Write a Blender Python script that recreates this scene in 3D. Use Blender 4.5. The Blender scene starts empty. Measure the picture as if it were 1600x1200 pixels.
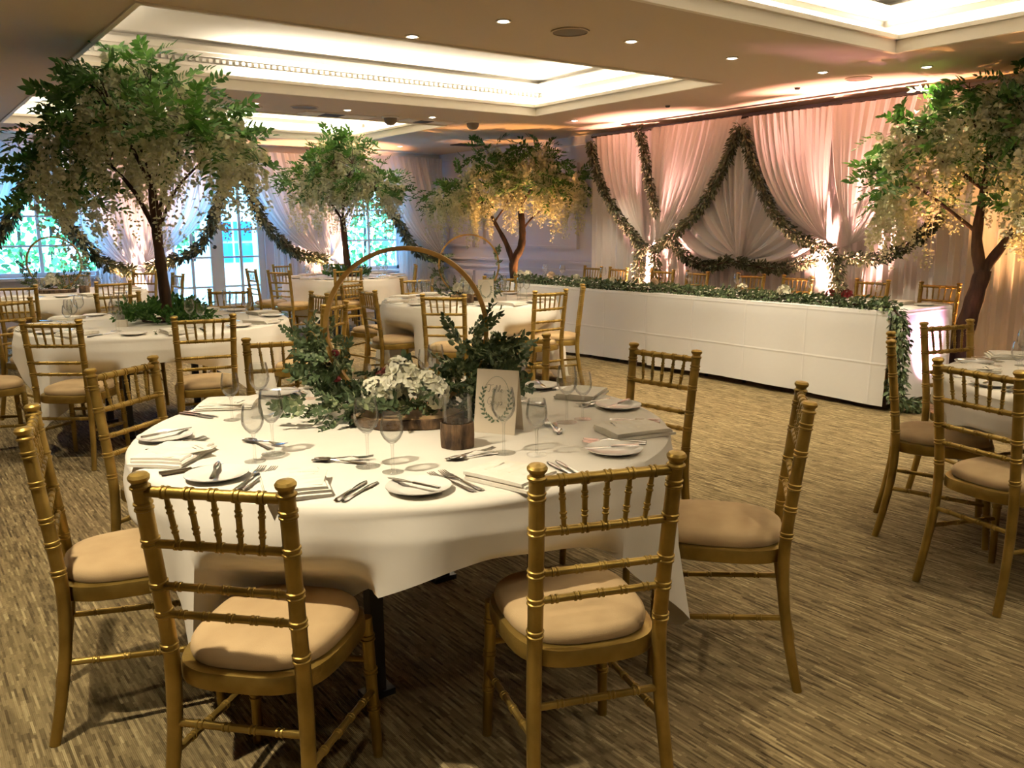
import bpy, math, random
import numpy as np
from mathutils import Matrix, Vector
PI = math.pi
R = math.radians
SC = bpy.context.scene
COL = SC.collection
random.seed(7)
RNG = np.random.default_rng(7)

# ------------------------------------------------------------------ camera
CAM_H = 1.43
F_PX, YAW, PITCH, ROLL = 1330.0, 0.63356, 0.18282, -0.00814
def make_camera():
    fw = Vector((math.sin(YAW) * math.cos(PITCH), math.cos(YAW) * math.cos(PITCH), -math.sin(PITCH)))
    rt = Vector((math.cos(YAW), -math.sin(YAW), 0))
    up = rt.cross(fw)
    c, s = math.cos(ROLL), math.sin(ROLL)
    r2 = c * rt + s * up
    u2 = -s * rt + c * up
    cd = bpy.data.cameras.new('camera')
    cd.sensor_width = 36
    cd.lens = F_PX / 1600 * 36
    cd.clip_start = 0.05
    co = bpy.data.objects.new('camera', cd)
    COL.objects.link(co)
    co.matrix_world = Matrix(((r2.x, u2.x, -fw.x, 0), (r2.y, u2.y, -fw.y, 0), (r2.z, u2.z, -fw.z, CAM_H), (0, 0, 0, 1)))
    SC.camera = co
make_camera()

# ------------------------------------------------------------------ world, exposure
SC.view_settings.view_transform = 'Standard'
SC.view_settings.look = 'None'
SC.view_settings.gamma = 1.0
SC.view_settings.use_curve_mapping = False
SC.view_settings.exposure = 0.0
SC.cycles.use_denoising = True
SC.cycles.max_bounces = 7
SC.cycles.transparent_max_bounces = 24
SC.cycles.caustics_reflective = False
SC.cycles.caustics_refractive = False
SC.cycles.sample_clamp_indirect = 6.0
W = bpy.data.worlds.new('sky')
SC.world = W
W.use_nodes = True
bg = W.node_tree.nodes['Background']
bg.inputs[0].default_value = (0.17, 0.50, 1.0, 1)
bg.inputs[1].default_value = 26.0
WARM = (1.0, 0.845, 0.60)
WARMW = (1.0, 0.91, 0.74)
def lamp(name, kind, loc, energy, color, direction=(0, 0, -1), **kw):
    ld = bpy.data.lights.new(name, kind)
    ld.energy = energy
    ld.color = color
    for k, v in kw.items():
        setattr(ld, k, v)
    o = bpy.data.objects.new(name, ld)
    COL.objects.link(o)
    o.location = loc
    o.rotation_euler = Vector(direction).to_track_quat('-Z', 'Y').to_euler()
    return o
lamp('sun_outside', 'SUN', (3, 20, 10), 9.0, (0.5, 0.85, 1.0), (0.35, 0.55, -1.0), angle=0.05)

# ------------------------------------------------------------------ constants of the room
ZC = 2.68          # ceiling
XR = 8.2           # wall with the draped backdrop
XD = 7.95          # drape plane on it
YB = 13.3          # window wall
YD = 13.05         # drape plane on it
XL, YF = -4.0, -3.0
ZT = 0.762         # table top under cloth

# ------------------------------------------------------------------ materials
def mat(name, color, rough=0.6, metal=0.0, **kw):
    m = bpy.data.materials.new(name)
    m.use_nodes = True
    b = m.node_tree.nodes['Principled BSDF']
    b.inputs['Base Color'].default_value = (*color, 1)
    b.inputs['Roughness'].default_value = rough
    b.inputs['Metallic'].default_value = metal
    for k, v in kw.items():
        b.inputs[k].default_value = v
    return m
def nodes(m):
    nt = m.node_tree
    return nt, nt.nodes, nt.links, nt.nodes['Principled BSDF']
def noise_color(m, c1, c2, scale=8.0, detail=4.0, coord='Object', stretch=None, bump=0.0, bump_scale=None, lo=0.35, hi=0.65):
    nt, N, L, b = nodes(m)
    tc = N.new('ShaderNodeTexCoord')
    src = tc.outputs[coord]
    if stretch:
        mp = N.new('ShaderNodeMapping'); mp.inputs['Scale'].default_value = stretch
        L.new(src, mp.inputs['Vector']); src = mp.outputs['Vector']
    n = N.new('ShaderNodeTexNoise'); n.inputs['Scale'].default_value = scale; n.inputs['Detail'].default_value = detail
    L.new(src, n.inputs['Vector'])
    r = N.new('ShaderNodeValToRGB')
    r.color_ramp.elements[0].position = lo; r.color_ramp.elements[0].color = (*c1, 1)
    r.color_ramp.elements[1].position = hi; r.color_ramp.elements[1].color = (*c2, 1)
    L.new(n.outputs['Fac'], r.inputs['Fac']); L.new(r.outputs['Color'], b.inputs['Base Color'])
    if bump:
        n2 = N.new('ShaderNodeTexNoise'); n2.inputs['Scale'].default_value = bump_scale or scale * 4; n2.inputs['Detail'].default_value = 3
        L.new(src, n2.inputs['Vector'])
        bp = N.new('ShaderNodeBump'); bp.inputs['Strength'].default_value = bump; bp.inputs['Distance'].default_value = 0.01
        L.new(n2.outputs['Fac'], bp.inputs['Height']); L.new(bp.outputs['Normal'], b.inputs['Normal'])
    return m
def island_color(m, stops):
    nt, N, L, b = nodes(m)
    g = N.new('ShaderNodeNewGeometry')
    r = N.new('ShaderNodeValToRGB')
    els = r.color_ramp.elements
    while len(els) < len(stops):
        els.new(0.5)
    for e, (p, c) in zip(els, stops):
        e.position = p; e.color = (*c, 1)
    L.new(g.outputs['Random Per Island'], r.inputs['Fac']); L.new(r.outputs['Color'], b.inputs['Base Color'])
    return m
def translucent(m, amount, color):
    nt, N, L, b = nodes(m)
    t = N.new('ShaderNodeBsdfTranslucent'); t.inputs['Color'].default_value = (*color, 1)
    mx = N.new('ShaderNodeMixShader'); mx.inputs['Fac'].default_value = amount
    L.new(b.outputs[0], mx.inputs[1]); L.new(t.outputs[0], mx.inputs[2])
    L.new(mx.outputs[0], N['Material Output'].inputs['Surface'])
    return m
def glass(name, tint=(0.985, 0.99, 0.985)):
    m = bpy.data.materials.new(name); m.use_nodes = True
    nt = m.node_tree; N = nt.nodes; L = nt.links
    N.remove(N['Principled BSDF'])
    tr = N.new('ShaderNodeBsdfTransparent'); tr.inputs['Color'].default_value = (*tint, 1)
    gl = N.new('ShaderNodeBsdfGlossy'); gl.inputs['Roughness'].default_value = 0.03
    lw = N.new('ShaderNodeLayerWeight'); lw.inputs['Blend'].default_value = 0.2
    mth = N.new('ShaderNodeMath'); mth.operation = 'MULTIPLY_ADD'; mth.inputs[1].default_value = 0.5; mth.inputs[2].default_value = 0.065
    mth.use_clamp = True
    mx = N.new('ShaderNodeMixShader')
    L.new(lw.outputs['Fresnel'], mth.inputs[0]); L.new(mth.outputs[0], mx.inputs['Fac'])
    L.new(tr.outputs[0], mx.inputs[1]); L.new(gl.outputs[0], mx.inputs[2])
    L.new(mx.outputs[0], N['Material Output'].inputs['Surface'])
    return m
def emit(name, color, strength):
    m = bpy.data.materials.new(name); m.use_nodes = True
    N = m.node_tree.nodes; N.remove(N['Principled BSDF'])
    e = N.new('ShaderNodeEmission'); e.inputs[0].default_value = (*color, 1); e.inputs[1].default_value = strength
    m.node_tree.links.new(e.outputs[0], N['Material Output'].inputs['Surface'])
    return m
def carpet():
    m = mat('carpet', (0.2, 0.16, 0.1), 0.95)
    nt, N, L, b = nodes(m)
    b.inputs['Specular IOR Level'].default_value = 0.1
    tc = N.new('ShaderNodeTexCoord')
    sep = N.new('ShaderNodeSeparateXYZ'); L.new(tc.outputs['Object'], sep.inputs[0])
    cmb = N.new('ShaderNodeCombineXYZ'); L.new(sep.outputs['Y'], cmb.inputs['X']); L.new(sep.outputs['X'], cmb.inputs['Y'])
    def brick(scale, bw, rh, off, sq):
        k = N.new('ShaderNodeTexBrick')
        k.offset = off; k.offset_frequency = 2; k.squash = sq; k.squash_frequency = 3
        k.inputs['Color1'].default_value = (0, 0, 0, 1); k.inputs['Color2'].default_value = (1, 1, 1, 1); k.inputs['Mortar'].default_value = (0.3, 0.3, 0.3, 1)
        k.inputs['Scale'].default_value = scale; k.inputs['Mortar Size'].default_value = 0.0
        k.inputs['Brick Width'].default_value = bw; k.inputs['Row Height'].default_value = rh
        L.new(cmb.outputs[0], k.inputs['Vector'])
        return k
    k1 = brick(1.0, 0.11, 0.0075, 0.37, 1.7)
    k2 = brick(1.0, 0.06, 0.0075, 0.61, 0.6)
    n = N.new('ShaderNodeTexNoise'); n.inputs['Scale'].default_value = 1.0; n.inputs['Detail'].default_value = 5
    mp = N.new('ShaderNodeMapping'); mp.inputs['Scale'].default_value = (110, 4.0, 1); L.new(tc.outputs['Object'], mp.inputs['Vector']); L.new(mp.outputs[0], n.inputs['Vector'])
    a1 = N.new('ShaderNodeMath'); a1.operation = 'MULTIPLY_ADD'; a1.inputs[1].default_value = 0.42
    L.new(k1.outputs['Color'], a1.inputs[0])
    a2 = N.new('ShaderNodeMath'); a2.operation = 'MULTIPLY'; a2.inputs[1].default_value = 0.33
    L.new(k2.outputs['Color'], a2.inputs[0]); L.new(a2.outputs[0], a1.inputs[2])
    a3 = N.new('ShaderNodeMath'); a3.operation = 'MULTIPLY_ADD'; a3.inputs[1].default_value = 0.45; L.new(n.outputs['Fac'], a3.inputs[0]); L.new(a1.outputs[0], a3.inputs[2])
    r = N.new('ShaderNodeValToRGB')
    e = r.color_ramp.elements
    e[0].position = 0.2; e[0].color = (0.07, 0.05, 0.025, 1)
    e[1].position = 1.0; e[1].color = (0.52, 0.42, 0.23, 1)
    x = e.new(0.5); x.color = (0.20, 0.15, 0.075, 1)
    x = e.new(0.78); x.color = (0.32, 0.245, 0.125, 1)
    L.new(a3.outputs[0], r.inputs['Fac']); L.new(r.outputs['Color'], b.inputs['Base Color'])
    w = N.new('ShaderNodeTexWave'); w.bands_direction = 'X'; w.inputs['Scale'].default_value = 66.7; w.inputs['Distortion'].default_value = 0.6
    L.new(tc.outputs['Object'], w.inputs['Vector'])
    ad = N.new('ShaderNodeMath'); ad.operation = 'ADD'; L.new(w.outputs['Fac'], ad.inputs[0]); L.new(a3.outputs[0], ad.inputs[1])
    bp = N.new('ShaderNodeBump'); bp.inputs['Strength'].default_value = 0.55; bp.inputs['Distance'].default_value = 0.006
    L.new(ad.outputs[0], bp.inputs['Height']); L.new(bp.outputs['Normal'], b.inputs['Normal'])
    return m
M = {}
M['carpet'] = carpet()
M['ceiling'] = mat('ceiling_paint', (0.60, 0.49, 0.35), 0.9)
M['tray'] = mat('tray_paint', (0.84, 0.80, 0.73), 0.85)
M['trim'] = mat('trim_paint', (0.80, 0.74, 0.62), 0.6)
M['wall'] = mat('wall_paint', (0.70, 0.68, 0.74), 0.75)
M['joinery'] = mat('window_joinery_white', (0.8, 0.82, 0.85), 0.5)
M['gold'] = noise_color(mat('antique_gold_paint', (0.5, 0.33, 0.09), 0.42, 0.8), (0.26, 0.17, 0.036), (0.43, 0.295, 0.078), 9, 5, bump=0.08, bump_scale=160)
M['cushion'] = noise_color(mat('tan_seat_fabric', (0.7, 0.53, 0.33), 0.9), (0.45, 0.315, 0.16), (0.55, 0.395, 0.21), 6, 3, bump=0.15, bump_scale=500)
M['cloth'] = mat('white_linen', (0.86, 0.82, 0.73), 0.85)
noise_color(M['cloth'], (0.83, 0.785, 0.695), (0.88, 0.84, 0.75), 3, 3, bump=0.12, bump_scale=14)
M['head_cloth'] = mat('white_linen_creased', (0.78, 0.775, 0.755), 0.85)
M['napkin'] = noise_color(mat('napkin_linen', (0.88, 0.84, 0.74), 0.85), (0.85, 0.80, 0.69), (0.9, 0.86, 0.77), 20, 3, bump=0.1, bump_scale=300)
M['paper'] = mat('cream_card', (0.86, 0.80, 0.68), 0.8)
M['kraft'] = mat('table_card', (0.80, 0.70, 0.55), 0.8)
M['ink'] = mat('dark_ink', (0.12, 0.11, 0.09), 0.8)
M['inkleaf'] = mat('printed_green', (0.13, 0.17, 0.10), 0.8)
M['china'] = mat('white_china', (0.86, 0.84, 0.78), 0.15)
M['silver'] = mat('cutlery_steel', (0.86, 0.86, 0.86), 0.14, 1.0)
M['glass'] = glass('clear_glass')
M['pane'] = glass('window_glass', (0.93, 0.97, 0.98))
M['black'] = mat('black_metal', (0.02, 0.02, 0.022), 0.5)
M['bark'] = noise_color(mat('bark', (0.1, 0.06, 0.03), 0.9), (0.035, 0.02, 0.012), (0.20, 0.12, 0.06), 30, 6, stretch=(1, 1, 0.4), bump=0.9, bump_scale=60)
M['trunk'] = noise_color(mat('trunk_bark', (0.06, 0.035, 0.022), 0.9), (0.018, 0.009, 0.006), (0.085, 0.04, 0.02), 14, 6, stretch=(1, 1, 0.3), bump=0.8, bump_scale=40)
M['wood'] = noise_color(mat('cut_wood', (0.5, 0.33, 0.17), 0.7), (0.42, 0.26, 0.12), (0.62, 0.43, 0.24), 10, 4)
M['hoop'] = noise_color(mat('gold_hoop', (0.5, 0.3, 0.1), 0.5, 0.25), (0.40, 0.225, 0.05), (0.52, 0.31, 0.085), 12, 4)
M['wax'] = mat('candle_wax', (0.9, 0.88, 0.8), 0.4)
M['sheer'] = translucent(mat('white_sheer', (0.86, 0.82, 0.79), 0.8), 0.22, (0.86, 0.83, 0.8))
M['sheer_back'] = translucent(mat('white_sheer_thin', (0.84, 0.84, 0.86), 0.8), 0.42, (0.84, 0.88, 0.92))
M['leaf'] = island_color(translucent(mat('tree_leaf', (0.06, 0.15, 0.03), 0.5), 0.25, (0.09, 0.25, 0.03)), [(0, (0.03, 0.085, 0.018)), (0.5, (0.06, 0.15, 0.03)), (0.85, (0.10, 0.21, 0.05)), (1, (0.17, 0.31, 0.08))])
M['ivy'] = island_color(mat('eucalyptus_leaf', (0.06, 0.1, 0.05), 0.6), [(0, (0.045, 0.08, 0.03)), (0.5, (0.10, 0.15, 0.06)), (0.85, (0.18, 0.235, 0.10)), (1, (0.40, 0.45, 0.25))])
M['garland'] = island_color(mat('garland_leaf', (0.07, 0.09, 0.04), 0.6), [(0, (0.03, 0.042, 0.016)), (0.5, (0.06, 0.078, 0.034)), (0.9, (0.11, 0.13, 0.06)), (1, (0.18, 0.19, 0.10))])
M['table_garland'] = island_color(mat('table_garland_leaf', (0.1, 0.15, 0.07), 0.6), [(0, (0.05, 0.09, 0.035)), (0.5, (0.11, 0.165, 0.07)), (0.85, (0.19, 0.26, 0.12)), (1, (0.36, 0.42, 0.22))])
M['blossom'] = island_color(translucent(mat('cream_blossom', (0.8, 0.78, 0.55), 0.7), 0.3, (0.8, 0.76, 0.5)), [(0, (0.50, 0.54, 0.27)), (0.4, (0.72, 0.72, 0.48)), (1, (0.9, 0.89, 0.74))])
M['petal'] = island_color(mat('white_petal', (0.85, 0.83, 0.68), 0.6), [(0, (0.78, 0.76, 0.56)), (1, (0.9, 0.88, 0.74))])
M['peach'] = mat('peach_petal', (0.8, 0.62, 0.42), 0.6)
M['red'] = mat('dark_red_petal', (0.22, 0.012, 0.018), 0.6)
M['rust'] = mat('rust_petal', (0.2, 0.045, 0.03), 0.7)
M['grey'] = mat('speaker_grille', (0.22, 0.18, 0.13), 0.8)
M['darkslot'] = mat('vent_dark', (0.04, 0.035, 0.03), 0.8)
M['bulb'] = emit('downlight_glow', (1.0, 0.9, 0.72), 30)
M['strip'] = emit('cove_strip_glow', (1.0, 0.93, 0.78), 12)
M['led_pink'] = emit('uplight_pink_glow', (1.0, 0.5, 0.7), 14)
M['led_amber'] = emit('uplight_amber_glow', (1.0, 0.5, 0.18), 14)
M['hedge'] = island_color(mat('hedge_leaf', (0.1, 0.3, 0.06), 0.6), [(0, (0.03, 0.12, 0.03)), (0.5, (0.10, 0.30, 0.06)), (1, (0.3, 0.52, 0.15))])
M['patio'] = mat('patio_stone', (0.75, 0.75, 0.72), 0.8)
M['render'] = mat('white_render', (0.85, 0.86, 0.86), 0.8)
M['bluepane'] = mat('blue_pane', (0.02, 0.16, 0.5), 0.2)
M['tray_card'] = mat('slate_card', (0.18, 0.18, 0.16), 0.7)

def cloth_creases(m, step_u, step_z):
    nt, N, L, b = nodes(m)
    tc = N.new('ShaderNodeTexCoord')
    sep = N.new('ShaderNodeSeparateXYZ'); L.new(tc.outputs['Object'], sep.inputs[0])
    hs = []
    for ax, st, of in (('Y', step_u, 0.1), ('Z', step_z, 0.02), ('X', step_u, 0.0)):
        a = N.new('ShaderNodeMath'); a.operation = 'ADD'; a.inputs[1].default_value = of; L.new(sep.outputs[ax], a.inputs[0])
        p = N.new('ShaderNodeMath'); p.operation = 'PINGPONG'; p.inputs[1].default_value = st / 2; L.new(a.outputs[0], p.inputs[0])
        r = N.new('ShaderNodeMapRange'); r.inputs['From Max'].default_value = 0.012; r.inputs['To Min'].default_value = 1; r.inputs['To Max'].default_value = 0
        L.new(p.outputs[0], r.inputs['Value']); hs.append(r.outputs[0])
    ad = N.new('ShaderNodeMath'); ad.operation = 'ADD'; L.new(hs[0], ad.inputs[0]); L.new(hs[1], ad.inputs[1])
    n = N.new('ShaderNodeTexNoise'); n.inputs['Scale'].default_value = 2.2; n.inputs['Detail'].default_value = 4; L.new(tc.outputs['Object'], n.inputs['Vector'])
    a4 = N.new('ShaderNodeMath'); a4.operation = 'MULTIPLY_ADD'; a4.inputs[1].default_value = 2.2; L.new(n.outputs['Fac'], a4.inputs[0]); L.new(ad.outputs[0], a4.inputs[2])
    bp = N.new('ShaderNodeBump'); bp.inputs['Strength'].default_value = 0.3; bp.inputs['Distance'].default_value = 0.009
    L.new(a4.outputs[0], bp.inputs['Height']); L.new(bp.outputs['Normal'], b.inputs['Normal'])
cloth_creases(M['head_cloth'], 0.62, 0.38)

# ------------------------------------------------------------------ mesh helpers
class MB:
    def __init__(s):
        s.v, s.f = [], []
    def add(s, vs, fs):
        o = len(s.v)
        s.v.extend([tuple(map(float, p)) for p in vs])
        s.f.extend([tuple(o + i for i in f) for f in fs])
        return s
    def box(s, x0, x1, y0, y1, z0, z1):
        return s.add([(x0, y0, z0), (x1, y0, z0), (x1, y1, z0), (x0, y1, z0), (x0, y0, z1), (x1, y0, z1), (x1, y1, z1), (x0, y1, z1)],
                     [(0, 3, 2, 1), (4, 5, 6, 7), (0, 1, 5, 4), (1, 2, 6, 5), (2, 3, 7, 6), (3, 0, 4, 7)])
    def lathe(s, prof, n=16, origin=(0, 0, 0), axis=None, cap=True):
        """prof: (radius, height) pairs along axis"""
        o = Vector(origin)
        if axis is None:
            ex, ey, ez = Vector((1, 0, 0)), Vector((0, 1, 0)), Vector((0, 0, 1))
        else:
            ez = Vector(axis).normalized()
            ex = ez.orthogonal().normalized(); ey = ez.cross(ex)
        vs, fs = [], []
        for r, h in prof:
            for i in range(n):
                a = 2 * PI * i / n
                vs.append(o + ex * (r * math.cos(a)) + ey * (r * math.sin(a)) + ez * h)
        for k in range(len(prof) - 1):
            for i in range(n):
                j = (i + 1) % n
                fs.append((k * n + i, k * n + j, (k + 1) * n + j, (k + 1) * n + i))
        if cap:
            if prof[0][0] > 1e-6: fs.append(tuple(reversed(range(n))))
            if prof[-1][0] > 1e-6: fs.append(tuple(range((len(prof) - 1) * n, len(prof) * n)))
        return s.add(vs, fs)
    def tube(s, pts, rad, n=8, cap=True, flat=1.0):
        pts = [Vector(p) for p in pts]
        if not hasattr(rad, '__len__'): rad = [rad] * len(pts)
        vs, fs = [], []
        ref = None
        for k, p in enumerate(pts):
            t = (pts[min(k + 1, len(pts) - 1)] - pts[max(k - 1, 0)]).normalized()
            if ref is None:
                ref = t.orthogonal().normalized()
            ref = (ref - t * ref.dot(t)).normalized()
            b = t.cross(ref)
            for i in range(n):
                a = 2 * PI * i / n
                vs.append(p + ref * (rad[k] * math.cos(a)) + b * (rad[k] * math.sin(a) * flat))
        for k in range(len(pts) - 1):
            for i in range(n):
                j = (i + 1) % n
                fs.append((k * n + i, k * n + j, (k + 1) * n + j, (k + 1) * n + i))
        if cap:
            fs.append(tuple(reversed(range(n)))); fs.append(tuple(range((len(pts) - 1) * n, len(pts) * n)))
        return s.add(vs, fs)
    def grid(s, fn, nu, nv):
        vs = [fn(i / nu, j / nv) for j in range(nv + 1) for i in range(nu + 1)]
        fs = [(j * (nu + 1) + i, j * (nu + 1) + i + 1, (j + 1) * (nu + 1) + i + 1, (j + 1) * (nu + 1) + i) for j in range(nv) for i in range(nu)]
        return s.add(vs, fs)
    def loft(s, rings, cap=True):
        n = len(rings[0]); vs = [p for r in rings for p in r]; fs = []
        for k in range(len(rings) - 1):
            for i in range(n):
                j = (i + 1) % n
                fs.append((k * n + i, k * n + j, (k + 1) * n + j, (k + 1) * n + i))
        if cap:
            fs.append(tuple(reversed(range(n)))); fs.append(tuple(range((len(rings) - 1) * n, len(rings) * n)))
        return s.add(vs, fs)
    def mesh(s, name, m, smooth=True):
        me = bpy.data.meshes.new(name)
        me.from_pydata(s.v, [], s.f)
        me.materials.append(m if not isinstance(m, str) else M[m])
        if smooth:
            me.polygons.foreach_set('use_smooth', [True] * len(me.polygons))
            try:
                me.set_sharp_from_angle(angle=R(40))
            except Exception:
                pass
        me.update()
        return me
def link(name, data, parent=None, loc=None, rz=0.0):
    o = bpy.data.objects.new(name, data)
    COL.objects.link(o)
    if parent is not None: o.parent = parent
    if loc is not None: o.location = loc
    if rz: o.rotation_euler = (0, 0, rz)
    return o
def obj(name, mb, m, parent=None, loc=None, rz=0.0, smooth=True):
    return link(name, mb.mesh(name, m, smooth), parent, loc, rz)
def tag(o, label=None, cat=None, group=None, kind=None):
    if label: o['label'] = label
    if cat: o['category'] = cat
    if group: o['group'] = group
    if kind: o['kind'] = kind
    return o
def thing(name, label, cat, loc=(0, 0, 0), rz=0.0, group=None):
    o = link(name, None, None, loc, rz)
    o.empty_display_size = 0.05
    return tag(o, label, cat, group)
def struct(name, mb, m, parent=None, smooth=False, loc=None):
    o = obj(name, mb, m, parent, loc, smooth=smooth)
    if parent is None: o['kind'] = 'structure'
    return o
def copy_tree(o, parent=None):
    c = o.copy(); COL.objects.link(c); c.parent = parent
    for ch in list(o.children):
        copy_tree(ch, c)
    return c
def place(proto, first, loc, rz, label, group=None):
    o = proto if first else copy_tree(proto)
    o.location = loc; o.rotation_euler = (0, 0, rz)
    o['label'] = label
    if group: o['group'] = group
    return o
def leaf_mesh(name, P, D, Nn, Ln, Wd, m, fold=0.18, droop=0.12):
    """many leaves as one mesh: P base points, D directions, Nn normals"""
    P = np.asarray(P, float); D = np.asarray(D, float); Nn = np.asarray(Nn, float)
    n = len(P)
    D = D / np.linalg.norm(D, axis=1, keepdims=True)
    S = np.cross(D, Nn); S /= (np.linalg.norm(S, axis=1, keepdims=True) + 1e-9)
    U = np.cross(S, D)
    Ln = np.broadcast_to(np.asarray(Ln, float), (n,)); Wd = np.broadcast_to(np.asarray(Wd, float), (n,))
    tpl = [(0, 0, 0), (.3, .45, fold), (.68, .36, fold - droop), (1, 0, -droop * 1.6), (.68, -.36, fold - droop), (.3, -.45, fold), (.3, 0, 0), (.68, 0, -droop)]
    V = np.zeros((n, 8, 3))
    for i, (a, b, c) in enumerate(tpl):
        V[:, i] = P + D * (Ln * a)[:, None] + S * (Wd * b)[:, None] + U * (Wd * c)[:, None]
    faces = [(0, 1, 6), (1, 2, 7, 6), (2, 3, 7), (0, 6, 5), (6, 7, 4, 5), (7, 3, 4)]
    base = (np.arange(n) * 8)
    me = bpy.data.meshes.new(name)
    me.vertices.add(n * 8); me.vertices.foreach_set('co', V.reshape(-1))
    idx = []; starts = []; tot = 0; 
    flat = np.concatenate([np.array(f) for f in faces]); lens = [len(f) for f in faces]
    loops = (base[:, None] + flat[None, :]).reshape(-1)
    ls = np.concatenate([[0], np.cumsum(lens)[:-1]])
    st = (np.arange(n)[:, None] * len(flat) + ls[None, :]).reshape(-1)
    me.loops.add(len(loops)); me.loops.foreach_set('vertex_index', loops.astype(np.int32))
    me.polygons.add(n * 6); me.polygons.foreach_set('loop_start', st.astype(np.int32))
    me.polygons.foreach_set('use_smooth', np.ones(n * 6, bool))
    me.update(calc_edges=True); me.validate()
    me.materials.append(M[m])
    return me
def rand_dirs(n):
    v = RNG.normal(size=(n, 3)); return v / np.linalg.norm(v, axis=1, keepdims=True)
def smooth_path(pts, per=8):
    pts = [np.array(p, float) for p in pts]; out = []
    for i in range(len(pts) - 1):
        p0 = pts[max(i - 1, 0)]; p1 = pts[i]; p2 = pts[i + 1]; p3 = pts[min(i + 2, len(pts) - 1)]
        for k in range(per):
            t = k / per
            out.append(0.5 * ((2 * p1) + (-p0 + p2) * t + (2 * p0 - 5 * p1 + 4 * p2 - p3) * t * t + (-p0 + 3 * p1 - 3 * p2 + p3) * t ** 3))
    out.append(pts[-1]); return out

# ================================================================== ROOM
struct('floor', MB().box(XL, XR + 0.2, YF, YB + 0.2, -0.1, 0.0), 'carpet')
struct('wall_left', MB().box(XL - 0.2, XL, YF, YB, 0, 3.2), 'wall')
struct('wall_front', MB().box(XL, XR, YF - 0.2, YF, 0, 3.2), 'wall')
WR = struct('wall_right', MB().box(XR, XR + 0.2, YF, YB + 0.2, 0, 3.2), 'wall')
def rect_mould(mb, y0, y1, z0, z1, w=0.045, d=0.05):
    for a in ((y0, y1, z0, z0 + w), (y0, y1, z1 - w, z1), (y0, y0 + w, z0 + w, z1 - w), (y1 - w, y1, z0 + w, z1 - w)):
        mb.box(XR - d, XR + 0.01, *a)
for k, (a, b, c, d) in enumerate(((9.49, 11.92, 1.10, 2.32), (12.2, 13.05, 1.10, 2.32), (7.0, 9.2, 1.10, 2.32), (9.49, 11.92, 0.2, 0.7), (12.2, 13.05, 0.2, 0.7))):
    m = MB(); rect_mould(m, a, b, c, d); struct('panel_moulding', m, 'wall', WR)
struct('dado_rail', MB().box(XR - 0.06, XR + 0.01, YF, YB, 0.885, 0.925), 'wall', WR)
struct('dado_rail', MB().box(XR - 0.05, XR + 0.01, YF, YB, 0.77, 0.80), 'wall', WR)
struct('cornice', MB().box(XR - 0.05, XR + 0.01, YF, YB, 2.56, ZC), 'wall', WR)
struct('baseboard_right', MB().box(XR - 0.03, XR, YF, YB, 0, 0.15), 'wall')

# window wall with three openings
OPEN = [(1.05, 2.55, 0.80, 2.25), (3.45, 4.95, 0.0, 2.25), (6.22, 7.38, 0.72, 2.25)]
mb = MB()
xs = [XL] + [v for o in OPEN for v in o[:2]] + [XR]
for i in range(0, len(xs), 2):
    mb.box(xs[i], xs[i + 1], YB, YB + 0.2, 0, 3.2)
for (a, b, z0, z1) in OPEN:
    mb.box(a, b, YB, YB + 0.2, z1, 3.2)
    if z0 > 0: mb.box(a, b, YB, YB + 0.2, 0, z0)
struct('wall_back', mb, 'wall')
struct('baseboard_back', MB().box(XL, 3.4, YB - 0.03, YB, 0, 0.15).box(5.0, XR, YB - 0.03, YB, 0, 0.15), 'wall')
def window(name, x0, x1, z0, z1, nx, zs, fr=0.06):
    y0, y1 = YB + 0.05, YB + 0.11
    m = MB().box(x0, x1, y0, y1, z0, z0 + fr).box(x0, x1, y0, y1, z1 - fr, z1).box(x0, x0 + fr, y0, y1, z0, z1).box(x1 - fr, x1, y0, y1, z0, z1)
    w = struct(name, m, 'joinery')
    xsn = [x0 + fr + (x1 - x0 - 2 * fr) * i / nx for i in range(nx + 1)]
    for x in xsn[1:-1]:
        struct('mullion', MB().box(x - 0.022, x + 0.022, y0 + 0.01, y1 - 0.01, z0 + fr, z1 - fr), 'joinery', w)
    zz = [z0 + fr] + list(zs) + [z1 - fr]
    for z in zs:
        struct('glazing_bar', MB().box(x0 + fr, x1 - fr, y0 + 0.012, y1 - 0.012, z - 0.015, z + 0.015), 'joinery', w)
    for i in range(nx):
        for k in range(len(zz) - 1):
            struct('pane', MB().box(xsn[i] + 0.005, xsn[i + 1] - 0.005, y0 + 0.028, y0 + 0.034, zz[k], zz[k + 1]), 'pane', w)
    return w
w1 = window('window_1', 1.05, 2.55, 0.80, 2.25, 2, (1.22, 1.62))
struct('window_sill', MB().box(0.98, 2.62, YB - 0.1, YB + 0.05, 0.76, 0.80), 'joinery', w1)
w2 = window('window_2', 6.22, 7.38, 0.72, 2.25, 2, (1.22, 1.72))
struct('window_sill', MB().box(6.15, 7.45, YB - 0.1, YB + 0.05, 0.68, 0.72), 'joinery', w2)
for k, (a, b) in enumerate(((3.45, 4.2), (4.2, 4.95))):
    d = window('door_%d' % (k + 1), a, b, 0.02, 2.25, 2, (0.55, 1.0, 1.42, 1.85), 0.10)
    struct('bottom_rail', MB().box(a, b, YB + 0.055, YB + 0.105, 0.02, 0.28), 'joinery', d)
    if k == 0:
        struct('door_knob', MB().lathe([(0.0, 0), (0.012, 0.0), (0.012, 0.03), (0.03, 0.045), (0.03, 0.07), (0.0, 0.08)], 14, (4.15, YB + 0.05, 1.16), (0, -1, 0)), 'black', d)

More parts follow.
